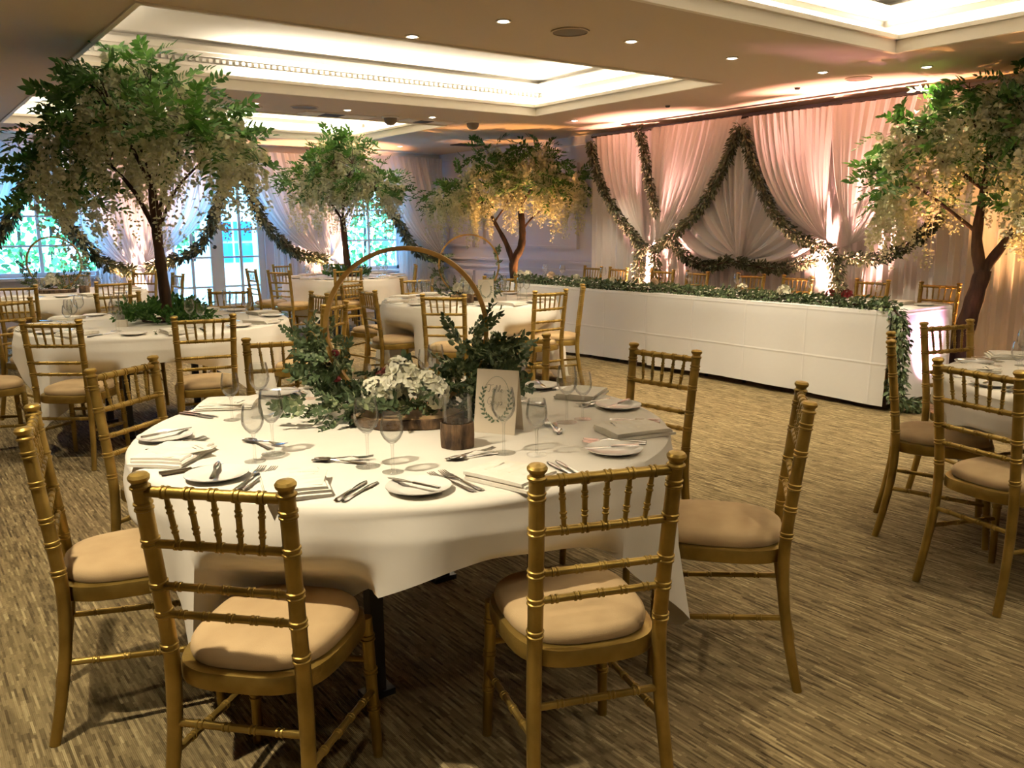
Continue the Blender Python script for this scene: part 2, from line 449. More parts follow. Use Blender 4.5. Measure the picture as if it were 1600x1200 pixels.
# ceiling with three coved trays
TRAYS = [(1.31, 6.25, 5.29, 8.0), (1.31, 5.9, 9.35, 11.85), (1.31, 6.25, 0.6, 3.68)]
mb = MB()
mb.box(XL, 1.31, YF, YB, ZC, ZC + 0.06).box(6.25, XR, YF, YB, ZC, ZC + 0.06).box(5.9, 6.25, 9.35, 11.85, ZC, ZC + 0.06)
for a, b in ((YF, 0.6), (3.68, 5.29), (8.0, 9.35), (11.85, YB)):
    mb.box(1.31, 6.25, a, b, ZC, ZC + 0.06)
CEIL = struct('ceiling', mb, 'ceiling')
struct('trim_1', MB().box(XL, XR, YB - 0.09, YB, 2.60, ZC), 'trim')
OW, ZTOP = 0.24, 3.10
for ti, (x0, x1, y0, y1) in enumerate(TRAYS):
    m = MB()
    X0, X1, Y0, Y1 = x0 - OW, x1 + OW, y0 - OW, y1 + OW
    m.box(X0, X1, Y0, Y1, ZTOP, ZTOP + 0.05)
    for a in ((X0 - 0.05, X0, Y0, Y1), (X1, X1 + 0.05, Y0, Y1), (X0, X1, Y0 - 0.05, Y0), (X0, X1, Y1, Y1 + 0.05)):
        m.box(*a, ZC + 0.06, ZTOP + 0.05)
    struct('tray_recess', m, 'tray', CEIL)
    m = MB()
    t = 0.035
    for lo, hi, tt in ((ZC - 0.012, ZC + 0.075, t), (ZC + 0.075, ZC + 0.105, t + 0.03)):
        for a in ((x0, x0 + t, y0, y1), (x1 - t, x1, y0, y1), (x0 + t, x1 - t, y0, y0 + t), (x0 + t, x1 - t, y1 - t, y1)):
            e = tt - t
            m.box(a[0] - e, a[1] + e, a[2] - e, a[3] + e, lo, hi)
    struct('tray_trim', m, 'trim', CEIL)
    m = MB()
    for w, lo, hi in ((0.05, 2.88, 2.91), (0.07, 2.97, 3.0), (0.12, 3.0, 3.045), (0.09, 3.045, 3.06)):
        m.box(X0, X1, Y1 - w, Y1, lo, hi).box(X0, X1, Y0, Y0 + w, lo, hi).box(X0, X0 + w, Y0 + w, Y1 - w, lo, hi).box(X1 - w, X1, Y0 + w, Y1 - w, lo, hi)
    struct('tray_cornice', m, 'tray', CEIL)
    m = MB()
    k = X0
    while k < X1 and ti < 1:
        m.box(k, k + 0.03, Y1 - 0.04, Y1, 2.925, 2.955); k += 0.06
    if ti == 0: struct('dentil_moulding', m, 'tray', CEIL)
    # concealed cove lights behind the trim
    zc = ZC + 0.075
    runs = [('y', x0 - 0.1, x1, y1 + OW / 2, 55), ('y', x0, x1, y0 - OW / 2, 40), ('x', y0, y1, x1 + OW / 2, 40), ('x', y0, y1, x0 - OW / 2, 22)]
    for ax, a, b, c, e in runs:
        if ti == 0 and ax == 'y' and c > y1: a = 2.9
        L_ = b - a
        loc = ((a + b) / 2, c, zc) if ax == 'y' else (c, (a + b) / 2, zc)
        o = lamp('cove_lamp', 'AREA', loc, e * L_ * (0.29 if ti == 2 else 0.46), WARMW, (0, 0, 1), shape='RECTANGLE', size=L_ if ax == 'y' else 0.10, size_y=0.10 if ax == 'y' else L_)
        o.rotation_euler = (PI, 0, 0)

# ceiling fittings
def downlight(x, y, z, label, e=0, blend=0.45, size=R(95), color=WARM, dirn=(0, 0, -1), lit=True):
    t = thing('downlight', label, 'downlight', (x, y, z), 0, 'recessed ceiling downlights')
    obj('bezel', MB().lathe([(0.034, 0.0), (0.048, -0.001), (0.05, -0.006), (0.044, -0.009), (0.034, -0.006), (0.034, 0.0)], 20, cap=False), 'trim', t)
    obj('bulb', MB().lathe([(0.0, -0.012), (0.018, -0.011), (0.032, -0.005), (0.032, 0.0)], 16, cap=False), 'bulb' if lit else 'grey', t)
    if e:
        lamp('downlight_lamp', 'SPOT', (x, y, z - 0.03), e * 1.7, color, dirn, spot_size=size, spot_blend=blend, shadow_soft_size=0.025)
DL = [
    (3.27, 4.51, 'downlight nearest the top edge, left of the round ceiling speaker', 45), (3.02, 5.2, 'small downlight at the edge of the middle ceiling recess', 45),
    (4.34, 4.49, 'downlight just right of the round ceiling speaker between the recesses', 95), (5.40, 4.49, 'middle downlight of the row beside the near ceiling recess', 95),
    (6.52, 4.46, 'downlight below the corner of the near ceiling recess', 55), (7.02, 3.84, 'downlight beside the tall blossom tree at far end of head table', 45),
    (3.24, 8.76, 'downlight shining beside the blossom tree crown on the middle table', 60), (4.24, 8.72, 'small downlight above the grey ceiling hatch', 60), (5.32, 8.75, 'small downlight between the two ceiling domes', 60),
    (6.92, 8.11, 'downlight by the corner blossom tree behind the head table', 40), (6.74, 12.07, 'small lit downlight near the window curtains', 25)]
for x, y, lb, e in DL:
    downlight(x, y, ZC, lb, e)
# the rows go on over the near part of the room
for x, y, e, lb in ((-0.08, 2.1, 168, 'left of the nearest table'), (-0.1, 0.1, 40, 'at the near left'), (-0.1, 4.5, 50, 'left of the aisle behind the nearest table'), (-0.1, 6.7, 70, 'left of the tree table'), (1.1, 4.5, 35, 'between nearest table and tree table'), (2.2, 4.5, 35, 'behind the nearest hoop'),
                    (1.8, 0.1, 25, 'in front of the nearest table'), (3.4, 0.2, 60, 'at the near right'), (5.0, 0.2, 70, 'in front of the right edge table'), (6.7, 1.9, 110, 'behind the right edge table'), (-0.1, 9.0, 60, 'left of the window hoop table'), (1.6, 8.75, 50, 'in front of the window hoop table')):
    downlight(x, y, ZC, 'recessed downlight in the ceiling ' + lb, e)
def ceiling_speaker(x, y, r, label):
    t = thing('ceiling_speaker', label, 'speaker', (x, y, ZC), 0, 'round ceiling speakers')
    obj('bezel', MB().lathe([(r, 0), (r + 0.012, -0.002), (r + 0.012, -0.008), (r, -0.01)], 32, cap=False), 'ceiling', t)
    obj('grille', MB().lathe([(0.0, -0.008), (r, -0.006), (r, 0)], 32, cap=False), 'grey', t)
ceiling_speaker(3.8, 4.5, 0.115, 'round brown ceiling speaker between two downlights at top')
ceiling_speaker(7.06, 4.47, 0.1, 'round ceiling speaker above the blossom tree by the head table')
ceiling_speaker(3.77, 8.76, 0.13, 'round ceiling speaker left of the ceiling hatches')
for x, y, lb in ((4.9, 8.98, 'ceiling dome next to the grey hatch, left of two'), (5.96, 8.87, 'ceiling dome near the corner blossom tree, right of two')):
    t = thing('sensor_dome', lb, 'dome', (x, y, ZC), 0, 'ceiling domes')
    obj('rim', MB().lathe([(0.1, 0), (0.1, -0.015), (0.07, -0.02)], 20, cap=False), 'trim', t)
    obj('dome', MB().lathe([(0.075, -0.015), (0.07, -0.06), (0.045, -0.09), (0.0, -0.1)], 20, cap=False), 'grey', t)
for x0, x1, y, lb in ((3.9, 4.75, 9.15, 'dark square ceiling hatch left of the domes'), (5.15, 5.8, 9.12, 'dark ceiling hatch between the two domes'), (2.9, 3.4, 9.1, 'ceiling hatch by the crown of the middle table tree')):
    t = thing('ceiling_hatch', lb, 'hatch', ((x0 + x1) / 2, y, ZC), 0, 'ceiling hatches')
    h = (x1 - x0) / 2
    obj('hatch_frame', MB().box(-h, h, -0.12, 0.12, -0.012, 0.0), 'trim', t, smooth=False)
    obj('hatch_opening', MB().box(-h * 0.45, h * 0.1, -0.1, 0.1, -0.016, -0.012), 'darkslot', t, smooth=False)
tag(obj('slot_vent', MB().box(7.66, 7.70, 4.2, 8.05, ZC - 0.012, ZC).box(7.66, 7.80, 8.05, 8.08, ZC - 0.012, ZC), 'darkslot', smooth=False), 'long dark slot in the ceiling above the pink drapes', 'vent')
tag(obj('slot_vent', MB().box(7.3, 7.75, 11.2, 11.5, ZC - 0.012, ZC), 'darkslot', smooth=False), 'grey ceiling vent near the corner behind the blossom tree', 'vent')
for x, y, lb in ((6.93, 6.6, 'small dark sensor on the ceiling above the head table'), (7.06, 5.09, 'small ceiling sensor beside the slot over the drapes')):
    tag(obj('ceiling_sensor', MB().lathe([(0.0, -0.02), (0.02, -0.018), (0.028, 0.0)], 14, cap=False), 'darkslot', loc=(x, y, ZC)), lb, 'sensor')
t = thing('smoke_detector', 'white smoke detector in the middle ceiling recess', 'detector', (5.0, 6.35, ZTOP))
obj('base_plate', MB().lathe([(0.06, 0), (0.06, -0.02), (0.045, -0.022)], 18, cap=False), 'trim', t)
obj('sensor_head', MB().lathe([(0.045, -0.02), (0.04, -0.045), (0.0, -0.05)], 18, cap=False), 'trim', t)

# ================================================================== OUTSIDE
tag(obj('patio', MB().box(-6, 14, YB + 0.2, 26, -0.12, -0.02), 'patio', smooth=False), kind='structure')
def hedge(x0, x1, y0, y1, z1, n, label, z0=0.0):
    t = thing('garden_hedge', label, 'hedge', ((x0 + x1) / 2, (y0 + y1) / 2, -0.02), 0, 'garden hedges outside the windows')
    w, d = (x1 - x0) / 2, (y1 - y0) / 2
    P = RNG.uniform((-w, -d, z0), (w, d, z1), size=(n, 3))
    P[:, 1] = -d + (P[:, 1] + d) * 0.6
    P += RNG.normal(size=P.shape) * 0.05
    o = link('foliage', leaf_mesh('hedge_leaves', P, rand_dirs(n) + np.array([0, -0.5, 0.2]), rand_dirs(n) + np.array([0, -1, 0.5]), RNG.uniform(0.10, 0.2, n), RNG.uniform(0.07, 0.12, n), 'hedge'), t)
    o['kind'] = 'stuff'
    m = MB()
    for k in range(int(w * 2 / 0.5) + 1):
        x = -w + 0.25 + k * 0.5
        m.tube([(x, 0, 0), (x + 0.05, 0.02, z1 * 0.5), (x, 0, z1 * 0.85)], [0.04, 0.03, 0.015], 6)
    obj('stems', m, 'trunk', t)
hedge(-0.8, 4.0, 16.5, 17.6, 2.9, 2600, 'tall green hedge outside the leftmost window')
hedge(6.8, 11.5, 16.5, 17.6, 3.0, 2400, 'tall green hedge outside the window beside the corner')
hedge(3.9, 5.15, 17.6, 18.3, 2.6, 700, 'green shrub seen through the glazed doors', 1.0)
t = thing('garden_building', 'white outbuilding with blue window panes seen through the glazed doors', 'building', (6.12, 18.2, -0.02))
obj('wall', MB().box(-0.8, 0.75, 0, 2.0, 0, 2.3), 'render', t, smooth=False)
for x in (-0.45, -0.02):
    for z in (0.75, 1.2):
        obj('pane', MB().box(x, x + 0.38, -0.03, 0.0, z, z + 0.4), 'bluepane', t, smooth=False)
obj('roof', MB().box(-0.95, 0.9, -0.2, 2.2, 2.3, 2.42), 'render', t, smooth=False)
t = thing('garden_wall', 'low white garden wall outside the glazed doors', 'wall', (4.6, 17.0, -0.02))
obj('wall_body', MB().box(-1.0, 0.45, 0, 0.3, 0, 0.75), 'render', t, smooth=False)
obj('coping', MB().box(-1.05, 0.5, -0.05, 0.35, 0.75, 0.82), 'patio', t, smooth=False)

# ================================================================== DRAPES
def wallpt(side, u, z, off):
    return (XD - off, u, z) if side == 'R' else (u, YD - off, z)
def pleat(s, n, seed):
    a = math.sin(2 * PI * n * s + seed + 1.3 * math.sin(5.1 * s + seed) )
    b = 0.45 * math.sin(2 * PI * n * 2.37 * s + 2.1 * seed)
    return a + b
def backdrop(side, u0, u1, z0, z1, off, n, seed, m='sheer', amp=0.022):
    nu = int(n * 9)
    def fn(s, t):
        u = u0 + (u1 - u0) * s
        return wallpt(side, u, z0 + (z1 - z0) * t, off + amp * (1 - 0.5 * t ** 6) * pleat(s, n, seed))
    return MB().grid(fn, nu, 6)
def swag(side, u0, u1, ztop, ug, zg, wg, off, n, seed, amp=0.03, k=0.15, kz=0.27, zin=None):
    """panel hung from u0..u1 and gathered at (ug, zg)"""
    nu, nv = int(n * 9), 22
    def fn(s, t):
        tu = u0 + (u1 - u0) * s
        far = min(1.0, abs(tu - ug) / 0.9)
        gu = ug + wg * (s - 0.5)
        gz = zg + 0.05 * far
        cu = tu + (k + 0.25 * (1 - far)) * (gu - tu)
        cz = zg + (kz + 0.2 * (1 - far)) * (ztop - zg)
        a, b, c = (1 - t) ** 2, 2 * t * (1 - t), t * t
        u = a * tu + b * cu + c * gu
        z = a * ztop + b * cz + c * gz
        w = amp * (0.55 + 0.45 * math.sin(PI * min(1, t * 1.15))) * (1 - 0.5 * t)
        return wallpt(side, u, z, off + 0.05 * math.sin(PI * t) + w * pleat(s, n, seed))
    return MB().grid(fn, nu, nv)
def tail(side, ug, zg, w0, w1, z1, off, seed, n=4):
    def fn(s, t):
        u = ug + (s - 0.5) * (w0 + (w1 - w0) * t ** 0.6)
        return wallpt(side, u, zg + (z1 - zg) * t, off + 0.025 * pleat(s, n, seed))
    return MB().grid(fn, n * 9, 8)
def fan(side, g, outer, off, n, seed, amp=0.042):
    O = smooth_path([(*p, 0) for p in outer], 10)
    def fn(s, t):
        f = s * (len(O) - 1); i = min(int(f), len(O) - 2); q = O[i] * (1 - (f - i)) + O[i + 1] * (f - i)
        u = g[0] + (q[0] - g[0]) * t; z = g[1] + (q[1] - g[1]) * t
        z -= 0.16 * math.sin(PI * t) * (1 - s) ** 2
        return wallpt(side, u, z, off + 0.04 * math.sin(PI * t) + amp * min(1, 3 * t + 0.15) * pleat(s, n, seed))
    return MB().grid(fn, n * 9, 16)
def garland(name, label, path, n, m='garland', spread=0.055, leaf=(0.036, 0.066), grp=None, wr=0.45, density_jitter=0.1):
    """path of world points; leaves around a vine"""
    n = int(n * (1.5 if m == 'garland' else 1.0))
    pts = np.array(smooth_path(path, 10))
    seg = np.linalg.norm(np.diff(pts, axis=0), axis=1); cum = np.concatenate([[0], np.cumsum(seg)])
    d = np.sort(RNG.uniform(0, cum[-1], n))
    base = np.stack([np.interp(d, cum, pts[:, i]) for i in range(3)], 1)
    tang = np.stack([np.interp(np.minimum(d + 0.05, cum[-1]), cum, pts[:, i]) - np.interp(np.maximum(d - 0.05, 0), cum, pts[:, i]) for i in range(3)], 1)
    tang /= np.linalg.norm(tang, axis=1, keepdims=True) + 1e-9
    rd = rand_dirs(n)
    P = base + rd * spread * RNG.uniform(0.1, 1.0, (n, 1)) ** 0.6
    D = rd * 0.9 + tang * 0.6 + np.array([0, 0, -0.25]) + rand_dirs(n) * 0.4
    L = RNG.uniform(leaf[0], leaf[1], n)
    t = thing(name, label, 'garland', tuple(pts[0]), 0, grp)
    off = pts[0]
    o = link('foliage', leaf_mesh('garland_leaves', P - off, D, rd + rand_dirs(n) * 0.5, L, L * wr, m), t)
    o['kind'] = 'stuff'
    obj('vine', MB().tube(pts - off, 0.008, 6), 'trunk', t)
    return t

# -- drapes on the wall behind the head table
def drape(label, cat='drape', grp='white drapes behind the head table', **parts):
    pass
def drape_one(name, label, mb, m='sheer', grp=None):
    return tag(obj(name, mb, m), label, 'drape', grp)
GR = 'white drapes behind the head table'
drape_one('backdrop_drape', 'long white pleated backdrop drape behind the head table chairs', backdrop('R', 2.6, 8.92, 0.02, 2.60, 0.0, 46, 0.7), grp=GR)
drape_one('swag_drape', 'leftmost white swag gathered to the first gold tie behind head table', swag('R', 8.72, 7.88, 2.59, 7.74, 1.13, 0.12, 0.10, 8, 1.1), grp=GR)
drape_one('swag_drape', 'wide pink-lit swag sweeping left to the first gold tie', swag('R', 7.72, 6.34, 2.61, 7.60, 1.13, 0.14, 0.13, 13, 2.2), grp=GR)
drape_one('swag_drape', 'narrow swag hanging straight beneath the wide pink-lit swag', swag('R', 7.72, 7.15, 2.60, 7.64, 1.16, 0.10, 0.09, 6, 4.2), grp=GR)
drape_one('swag_drape', 'wide swag sweeping right to the second gold tie', swag('R', 6.24, 5.20, 2.59, 5.12, 1.16, 0.14, 0.13, 12, 3.3), grp=GR)
drape_one('swag_drape', 'swag behind the blossom tree gathered to the second gold tie', swag('R', 5.22, 3.75, 2.59, 4.98, 1.14, 0.12, 0.11, 12, 0.4), grp=GR)
drape_one('fan_drape', 'left half of the fanned drape below the centre peak', fan('R', (6.36, 1.05), [(7.35, 1.22), (7.25, 1.5), (6.98, 1.95), (6.7, 2.3), (6.5, 2.55)], 0.05, 7, 0.3), grp=GR)
drape_one('fan_drape', 'right half of the fanned drape below the centre peak', fan('R', (6.30, 1.05), [(5.28, 1.2), (5.45, 1.5), (5.7, 1.95), (5.95, 2.3), (6.14, 2.55)], 0.05, 7, 1.7), grp=GR)
drape_one('column_drape', 'straight white drape falling from the centre peak', MB().grid(lambda s, t: wallpt('R', 6.31 + (s - 0.5) * (0.26 - 0.2 * t ** 3), 2.57 - 1.54 * t, 0.12 + 0.02 * pleat(s, 3, 0.2)), 27, 12), grp=GR)
drape_one('tail_drape', 'flared drape tail under the centre fan', tail('R', 6.33, 1.04, 0.07, 0.42, 0.02, 0.10, 0.6), grp=GR)
drape_one('tail_drape', 'drape tail under the first gold tie', tail('R', 7.68, 1.13, 0.1, 0.34, 0.02, 0.10, 1.6), grp=GR)
drape_one('tail_drape', 'drape tail under the second gold tie', tail('R', 5.05, 1.14, 0.1, 0.34, 0.02, 0.10, 2.6), grp=GR)
tag(obj('curtain_rail', MB().tube([(XD, 2.5, 2.605), (XD, 8.95, 2.605)], 0.011, 8), 'darkslot'), 'dark curtain rail above the drapes behind the head table', 'curtain rail')
GG = 'leaf garlands on the drapes behind the head table'
def wp(l, off=0.2): return [wallpt('R', u, z, off) for u, z in l]
garland('leaf_garland', 'leaf garland edging the leftmost swag behind the head table', wp([(8.76, 2.53), (8.62, 2.12), (8.31, 1.66), (7.95, 1.33), (7.74, 1.14)]), 950, grp=GG)
garland('leaf_garland', 'leaf garland hanging between the two leftmost swags', wp([(7.85, 2.58), (7.73, 2.23), (7.63, 1.92), (7.53, 1.58)], 0.21), 620, grp=GG)
garland('leaf_garland', 'leaf garland running from the centre peak to the first gold tie', wp([(6.32, 2.48), (6.5, 2.08), (6.76, 1.7), (7.09, 1.41), (7.55, 1.13)]), 1000, grp=GG)
garland('leaf_garland', 'leaf garland running from the centre peak to the second gold tie', wp([(6.26, 2.48), (6.1, 2.06), (5.82, 1.57), (5.49, 1.3), (5.16, 1.18)]), 950, grp=GG)
garland('leaf_garland', 'low leaf garland under the left half of the centre fan', wp([(7.26, 1.25), (7.04, 1.06), (6.7, 0.96), (6.38, 1.03)]), 560, grp=GG)
garland('leaf_garland', 'low leaf garland under the right half of the centre fan', wp([(6.28, 1.03), (6.05, 0.98), (5.67, 0.97), (5.28, 1.07)]), 560, grp=GG)
garland('leaf_garland', 'leaf garland rising from the second gold tie behind the blossom tree', wp([(4.92, 1.1), (4.58, 1.1), (4.27, 1.25), (4.05, 1.45), (3.9, 1.75)]), 750, grp=GG)
garland('leaf_garland', 'garland column hanging at the first gold tie', wp([(7.72, 1.18), (7.80, 1.05), (7.82, 0.7), (7.8, 0.3)]), 520, grp=GG, spread=0.07)
garland('leaf_garland', 'short dark garland hanging right of the first gold tie', wp([(7.56, 1.12), (7.52, 0.9), (7.5, 0.4)]), 420, grp=GG, spread=0.06)
garland('leaf_garland', 'garland column hanging at the second gold tie', wp([(5.14, 1.16), (5.04, 1.06), (4.98, 0.7), (4.97, 0.3)]), 620, grp=GG, spread=0.085)

# -- drapes on the window wall
GW = 'white sheer drapes along the window wall'
GG2 = 'leaf garlands on the window drapes'
def wb(l, off=0.2): return [wallpt('B', u, z, off) for u, z in l]
drape_one('swag_drape', 'sheer drape at the left edge pulled away from the window', swag('B', 1.75, 0.35, 2.55, 0.42, 0.85, 0.14, 0.10, 10, 0.5), 'sheer_back', GW)
drape_one('swag_drape', 'sheer drape right of the left window gathered to the glowing tie', swag('B', 1.72, 2.95, 2.55, 2.88, 0.84, 0.12, 0.11, 10, 1.5), 'sheer_back', GW)
drape_one('swag_drape', 'sheer drape left of the glazed doors gathered to the glowing tie', swag('B', 4.3, 2.85, 2.55, 3.0, 0.88, 0.12, 0.12, 11, 2.5), 'sheer_back', GW)
drape_one('backdrop_drape', 'straight pleated drape between left window and glazed doors', backdrop('B', 2.45, 3.5, 0.02, 2.55, 0.0, 9, 3.1), 'sheer_back', GW)
drape_one('swag_drape', 'sheer drape right of the glazed doors gathered behind the far tree', swag('B', 4.45, 5.9, 2.57, 5.82, 0.92, 0.12, 0.11, 11, 3.5), 'sheer_back', GW)
drape_one('swag_drape', 'sheer drape left of the corner window gathered behind the far tree', swag('B', 6.55, 5.75, 2.58, 5.92, 0.94, 0.12, 0.12, 8, 4.5), 'sheer_back', GW)
drape_one('backdrop_drape', 'straight pleated drape behind the far blossom tree', backdrop('B', 5.0, 6.2, 0.02, 2.57, 0.0, 10, 5.1), 'sheer_back', GW)
drape_one('swag_drape', 'sheer drape pulled from the corner window towards the corner', swag('B', 6.6, 7.75, 2.60, 8.0, 0.9, 0.14, 0.12, 9, 5.5), 'sheer', GW)
drape_one('backdrop_drape', 'straight grey-lit drape hanging in the room corner', backdrop('B', 7.2, 8.12, 0.02, 2.60, 0.0, 8, 6.1), 'sheer', GW)
drape_one('tail_drape', 'drape tail below the glowing tie between left window and doors', tail('B', 2.93, 0.85, 0.1, 0.4, 0.02, 0.1, 1.2), 'sheer_back', GW)
drape_one('tail_drape', 'drape tail below the tie behind the far tree', tail('B', 5.87, 0.92, 0.1, 0.4, 0.02, 0.1, 1.9), 'sheer_back', GW)
garland('leaf_garland', 'leaf garland edging the drape at the left edge by the window', wb([(1.75, 2.45), (1.72, 2.2), (1.56, 1.85), (1.3, 1.4), (0.95, 1.1), (0.45, 0.9)]), 900, grp=GG2, spread=0.075, leaf=(0.06, 0.11))
garland('leaf_garland', 'leaf garland running down the left window to the glowing tie', wb([(1.78, 2.4), (1.85, 2.0), (2.08, 1.5), (2.28, 1.21), (2.51, 0.98), (2.86, 0.84)]), 900, grp=GG2, spread=0.07, leaf=(0.06, 0.1))
garland('leaf_garland', 'leaf garland edging the drape left of the glazed doors', wb([(4.28, 2.4), (4.2, 2.0), (4.06, 1.69), (3.93, 1.36), (3.65, 1.09), (3.05, 0.88)]), 900, grp=GG2, spread=0.07, leaf=(0.06, 0.1))
garland('leaf_garland', 'leaf garland edging the drape right of the glazed doors', wb([(4.48, 2.4), (4.6, 1.98), (4.74, 1.6), (4.97, 1.3), (5.27, 1.05), (5.8, 0.92)]), 900, grp=GG2, spread=0.07, leaf=(0.06, 0.1))
garland('leaf_garland', 'leaf garland edging the drape in the room corner', wb([(6.62, 2.4), (6.85, 1.85), (7.12, 1.49), (7.35, 1.11), (7.66, 0.94), (8.0, 0.9)]), 800, grp=GG2, spread=0.06, leaf=(0.06, 0.1))

# ================================================================== CHAIRS
def ringed(mb, p0, p1, r, rings, n=10, end0=1.0, end1=1.0, ring_h=0.0035, ring_r=1.22, belly=0.0):
    """turned rod from p0 to p1 with pairs of thin bamboo rings at fractions"""
    p0, p1 = Vector(p0), Vector(p1)
    L = (p1 - p0).length
    prof = [(0.0, r * end0)]
    for q in rings:
        c = q * L
        for d in (-0.006, 0.006):
            prof += [(c + d - ring_h, None), (c + d - ring_h * 0.6, 1), (c + d + ring_h * 0.6, 1), (c + d + ring_h, None)]
    prof.append((L, r * end1))
    out = []
    for h, k in prof:
        f = h / L
        base = r * (end0 + (end1 - end0) * f) * (1 + belly * math.sin(PI * f))
        out.append((base * ring_r if k == 1 else base, h))
    mb.lathe(out, n, p0, (p1 - p0))
def post_path(sx):
    # back post: foot, seat, top (x, y, z)
    return [(sx * 0.178, -0.262, 0.0), (sx * 0.172, -0.232, 0.14), (sx * 0.164, -0.208, 0.30), (sx * 0.160, -0.203, 0.44), (sx * 0.160, -0.212, 0.56), (sx * 0.163, -0.228, 0.70), (sx * 0.168, -0.250, 0.885)]
def post_at(sx, z):
    P = post_path(sx)
    for a, b in zip(P, P[1:]):
        if a[2] <= z <= b[2]:
            f = (z - a[2]) / (b[2] - a[2])
            return tuple(a[i] + (b[i] - a[i]) * f for i in range(3))
    return P[-1]
def seat_outline(w_front, w_back, y0, y1, n=40, k=3.2):
    pts = []
    for i in range(n):
        a = 2 * PI * i / n
        c, s = math.cos(a), math.sin(a)
        sx = math.copysign(abs(c) ** (2 / k), c); sy = math.copysign(abs(s) ** (2 / k), s)
        f = (sy + 1) / 2
        pts.append((sx * (w_back + (w_front - w_back) * f), y0 + (y1 - y0) * f))
    return pts
def make_chair():
    t = thing('chiavari_chair', 'gold chair', 'chair')
    for sx in (-1, 1):
        m = MB()
        P = smooth_path(post_path(sx), 5)
        m.tube(P, [0.0155 + 0.003 * min(1, p[2] / 0.35) for p in P], 12)
        for z in (0.50, 0.585, 0.655, 0.76, 0.845):
            q = Vector(post_at(sx, z)); d = (Vector(post_at(sx, z + 0.02)) - q).normalized()
            for h in (-0.007, 0.006):
                m.lathe([(0.0185, h - 0.004), (0.0215, h - 0.002), (0.0215, h + 0.002), (0.0185, h + 0.004)], 12, q, d, cap=False)
        obj('back_post', m, 'gold', t)
        q = Vector(post_at(sx, 0.885))
        obj('finial', MB().lathe([(0.0185, -0.002), (0.0225, 0.001), (0.0225, 0.005), (0.0175, 0.009), (0.017, 0.014), (0.0225, 0.021), (0.0235, 0.027), (0.019, 0.033), (0.0, 0.036)], 14, q, (0, -0.1, 1), cap=False), 'gold', t)
        m = MB()
        ringed(m, (sx * 0.178, 0.19, 0.0), (sx * 0.165, 0.172, 0.415), 0.016, (0.36, 0.62, 0.86), 12, 0.88, 1.08)
        obj('front_leg', m, 'gold', t)
    def rail(z, r, rings, name, grow=0.0):
        a, b = post_at(-1, z), post_at(1, z)
        m = MB(); ringed(m, a, b, r, rings, 10); return obj(name, m, 'gold', t)
    rail(0.878, 0.0125, (0.17, 0.335, 0.5, 0.665, 0.83), 'top_rail')
    rail(0.755, 0.0105, (0.2, 0.35, 0.5, 0.65, 0.8), 'middle_rail')
    rail(0.652, 0.0095, (0.14, 0.32, 0.5, 0.68, 0.86), 'lower_rail')
    rail(0.582, 0.0095, (0.14, 0.32, 0.5, 0.68, 0.86), 'lower_rail')
    for i in range(5):
        f1, f0 = 0.17 + 0.165 * i, 0.20 + 0.15 * i
        a0, a1 = Vector(post_at(-1, 0.755)), Vector(post_at(1, 0.755)); b0, b1 = Vector(post_at(-1, 0.878)), Vector(post_at(1, 0.878))
        m = MB(); ringed(m, a0.lerp(a1, f0), b0.lerp(b1, f1), 0.0068, (0.3, 0.68), 9, 0.75, 0.75, ring_h=0.003, ring_r=1.3, belly=0.35)
        obj('spindle', m, 'gold', t)
    O = seat_outline(0.2, 0.185, -0.225, 0.205)
    def ring(sc, z): return [(x * sc, y * sc if y > 0 else y * sc, z) for x, y in O]
    obj('seat_frame', MB().loft([ring(0.96, 0.402), ring(0.995, 0.406), ring(1.0, 0.415), ring(1.0, 0.438), ring(0.985, 0.447), ring(0.93, 0.45)]), 'gold', t)
    Q = seat_outline(0.19, 0.172, -0.205, 0.196, 40, 2.9)
    def ring2(sc, z): return [(x * sc, y * sc, z) for x, y in Q]
    obj('cushion', MB().loft([ring2(0.93, 0.446), ring2(0.985, 0.452), ring2(1.0, 0.464), ring2(0.985, 0.478), ring2(0.93, 0.488), ring2(0.78, 0.496), ring2(0.5, 0.501), ring2(0.2, 0.503), ring2(0.02, 0.5035)]), 'cushion', t)
    for sx in (-1, 1):
        m = MB(); ringed(m, (sx * 0.174, 0.184, 0.20), post_at(sx, 0.235), 0.0095, (0.2, 0.4, 0.6, 0.8), 9); obj('side_stretcher', m, 'gold', t)
    m = MB(); ringed(m, post_at(-1, 0.31), post_at(1, 0.31), 0.0095, (0.2, 0.4, 0.6, 0.8), 9); obj('back_stretcher', m, 'gold', t)
    m = MB(); ringed(m, (-0.17, 0.177, 0.29), (0.17, 0.177, 0.29), 0.0095, (0.2, 0.4, 0.6, 0.8), 9); obj('front_stretcher', m, 'gold', t)
    return t
CHAIR = make_chair()
_cf = [True]
CHAIRS = []
def chair(mx, my, face, label, group):
    """mx,my: middle of the back's top; face: heading of the seat in degrees"""
    a = R(face)
    CHAIRS.append((mx + math.cos(a) * 0.25, my + math.sin(a) * 0.25, a))
    o = place(CHAIR, _cf[0], (mx + math.cos(a) * 0.25, my + math.sin(a) * 0.25, 0), a - PI / 2, label, group)
    _cf[0] = False
    return o
G1 = 'gold chairs around the nearest table'
chair(0.51, 1.765, 43, 'gold chair at the bottom left, its back to the viewer, beside the nearest table', G1)
chair(1.265, 1.36, 70, 'gold chair at the bottom centre, its tan seat and back turned to the viewer', G1)
chair(2.28, 1.56, 129, 'gold chair seen edge-on from its side, right of the nearest table', G1)
chair(2.68, 2.54, 186, 'gold chair facing left beyond the right edge of the nearest table', G1)
chair(2.44, 3.32, -128, 'gold chair behind the leafy right side of the nearest hoop', G1)
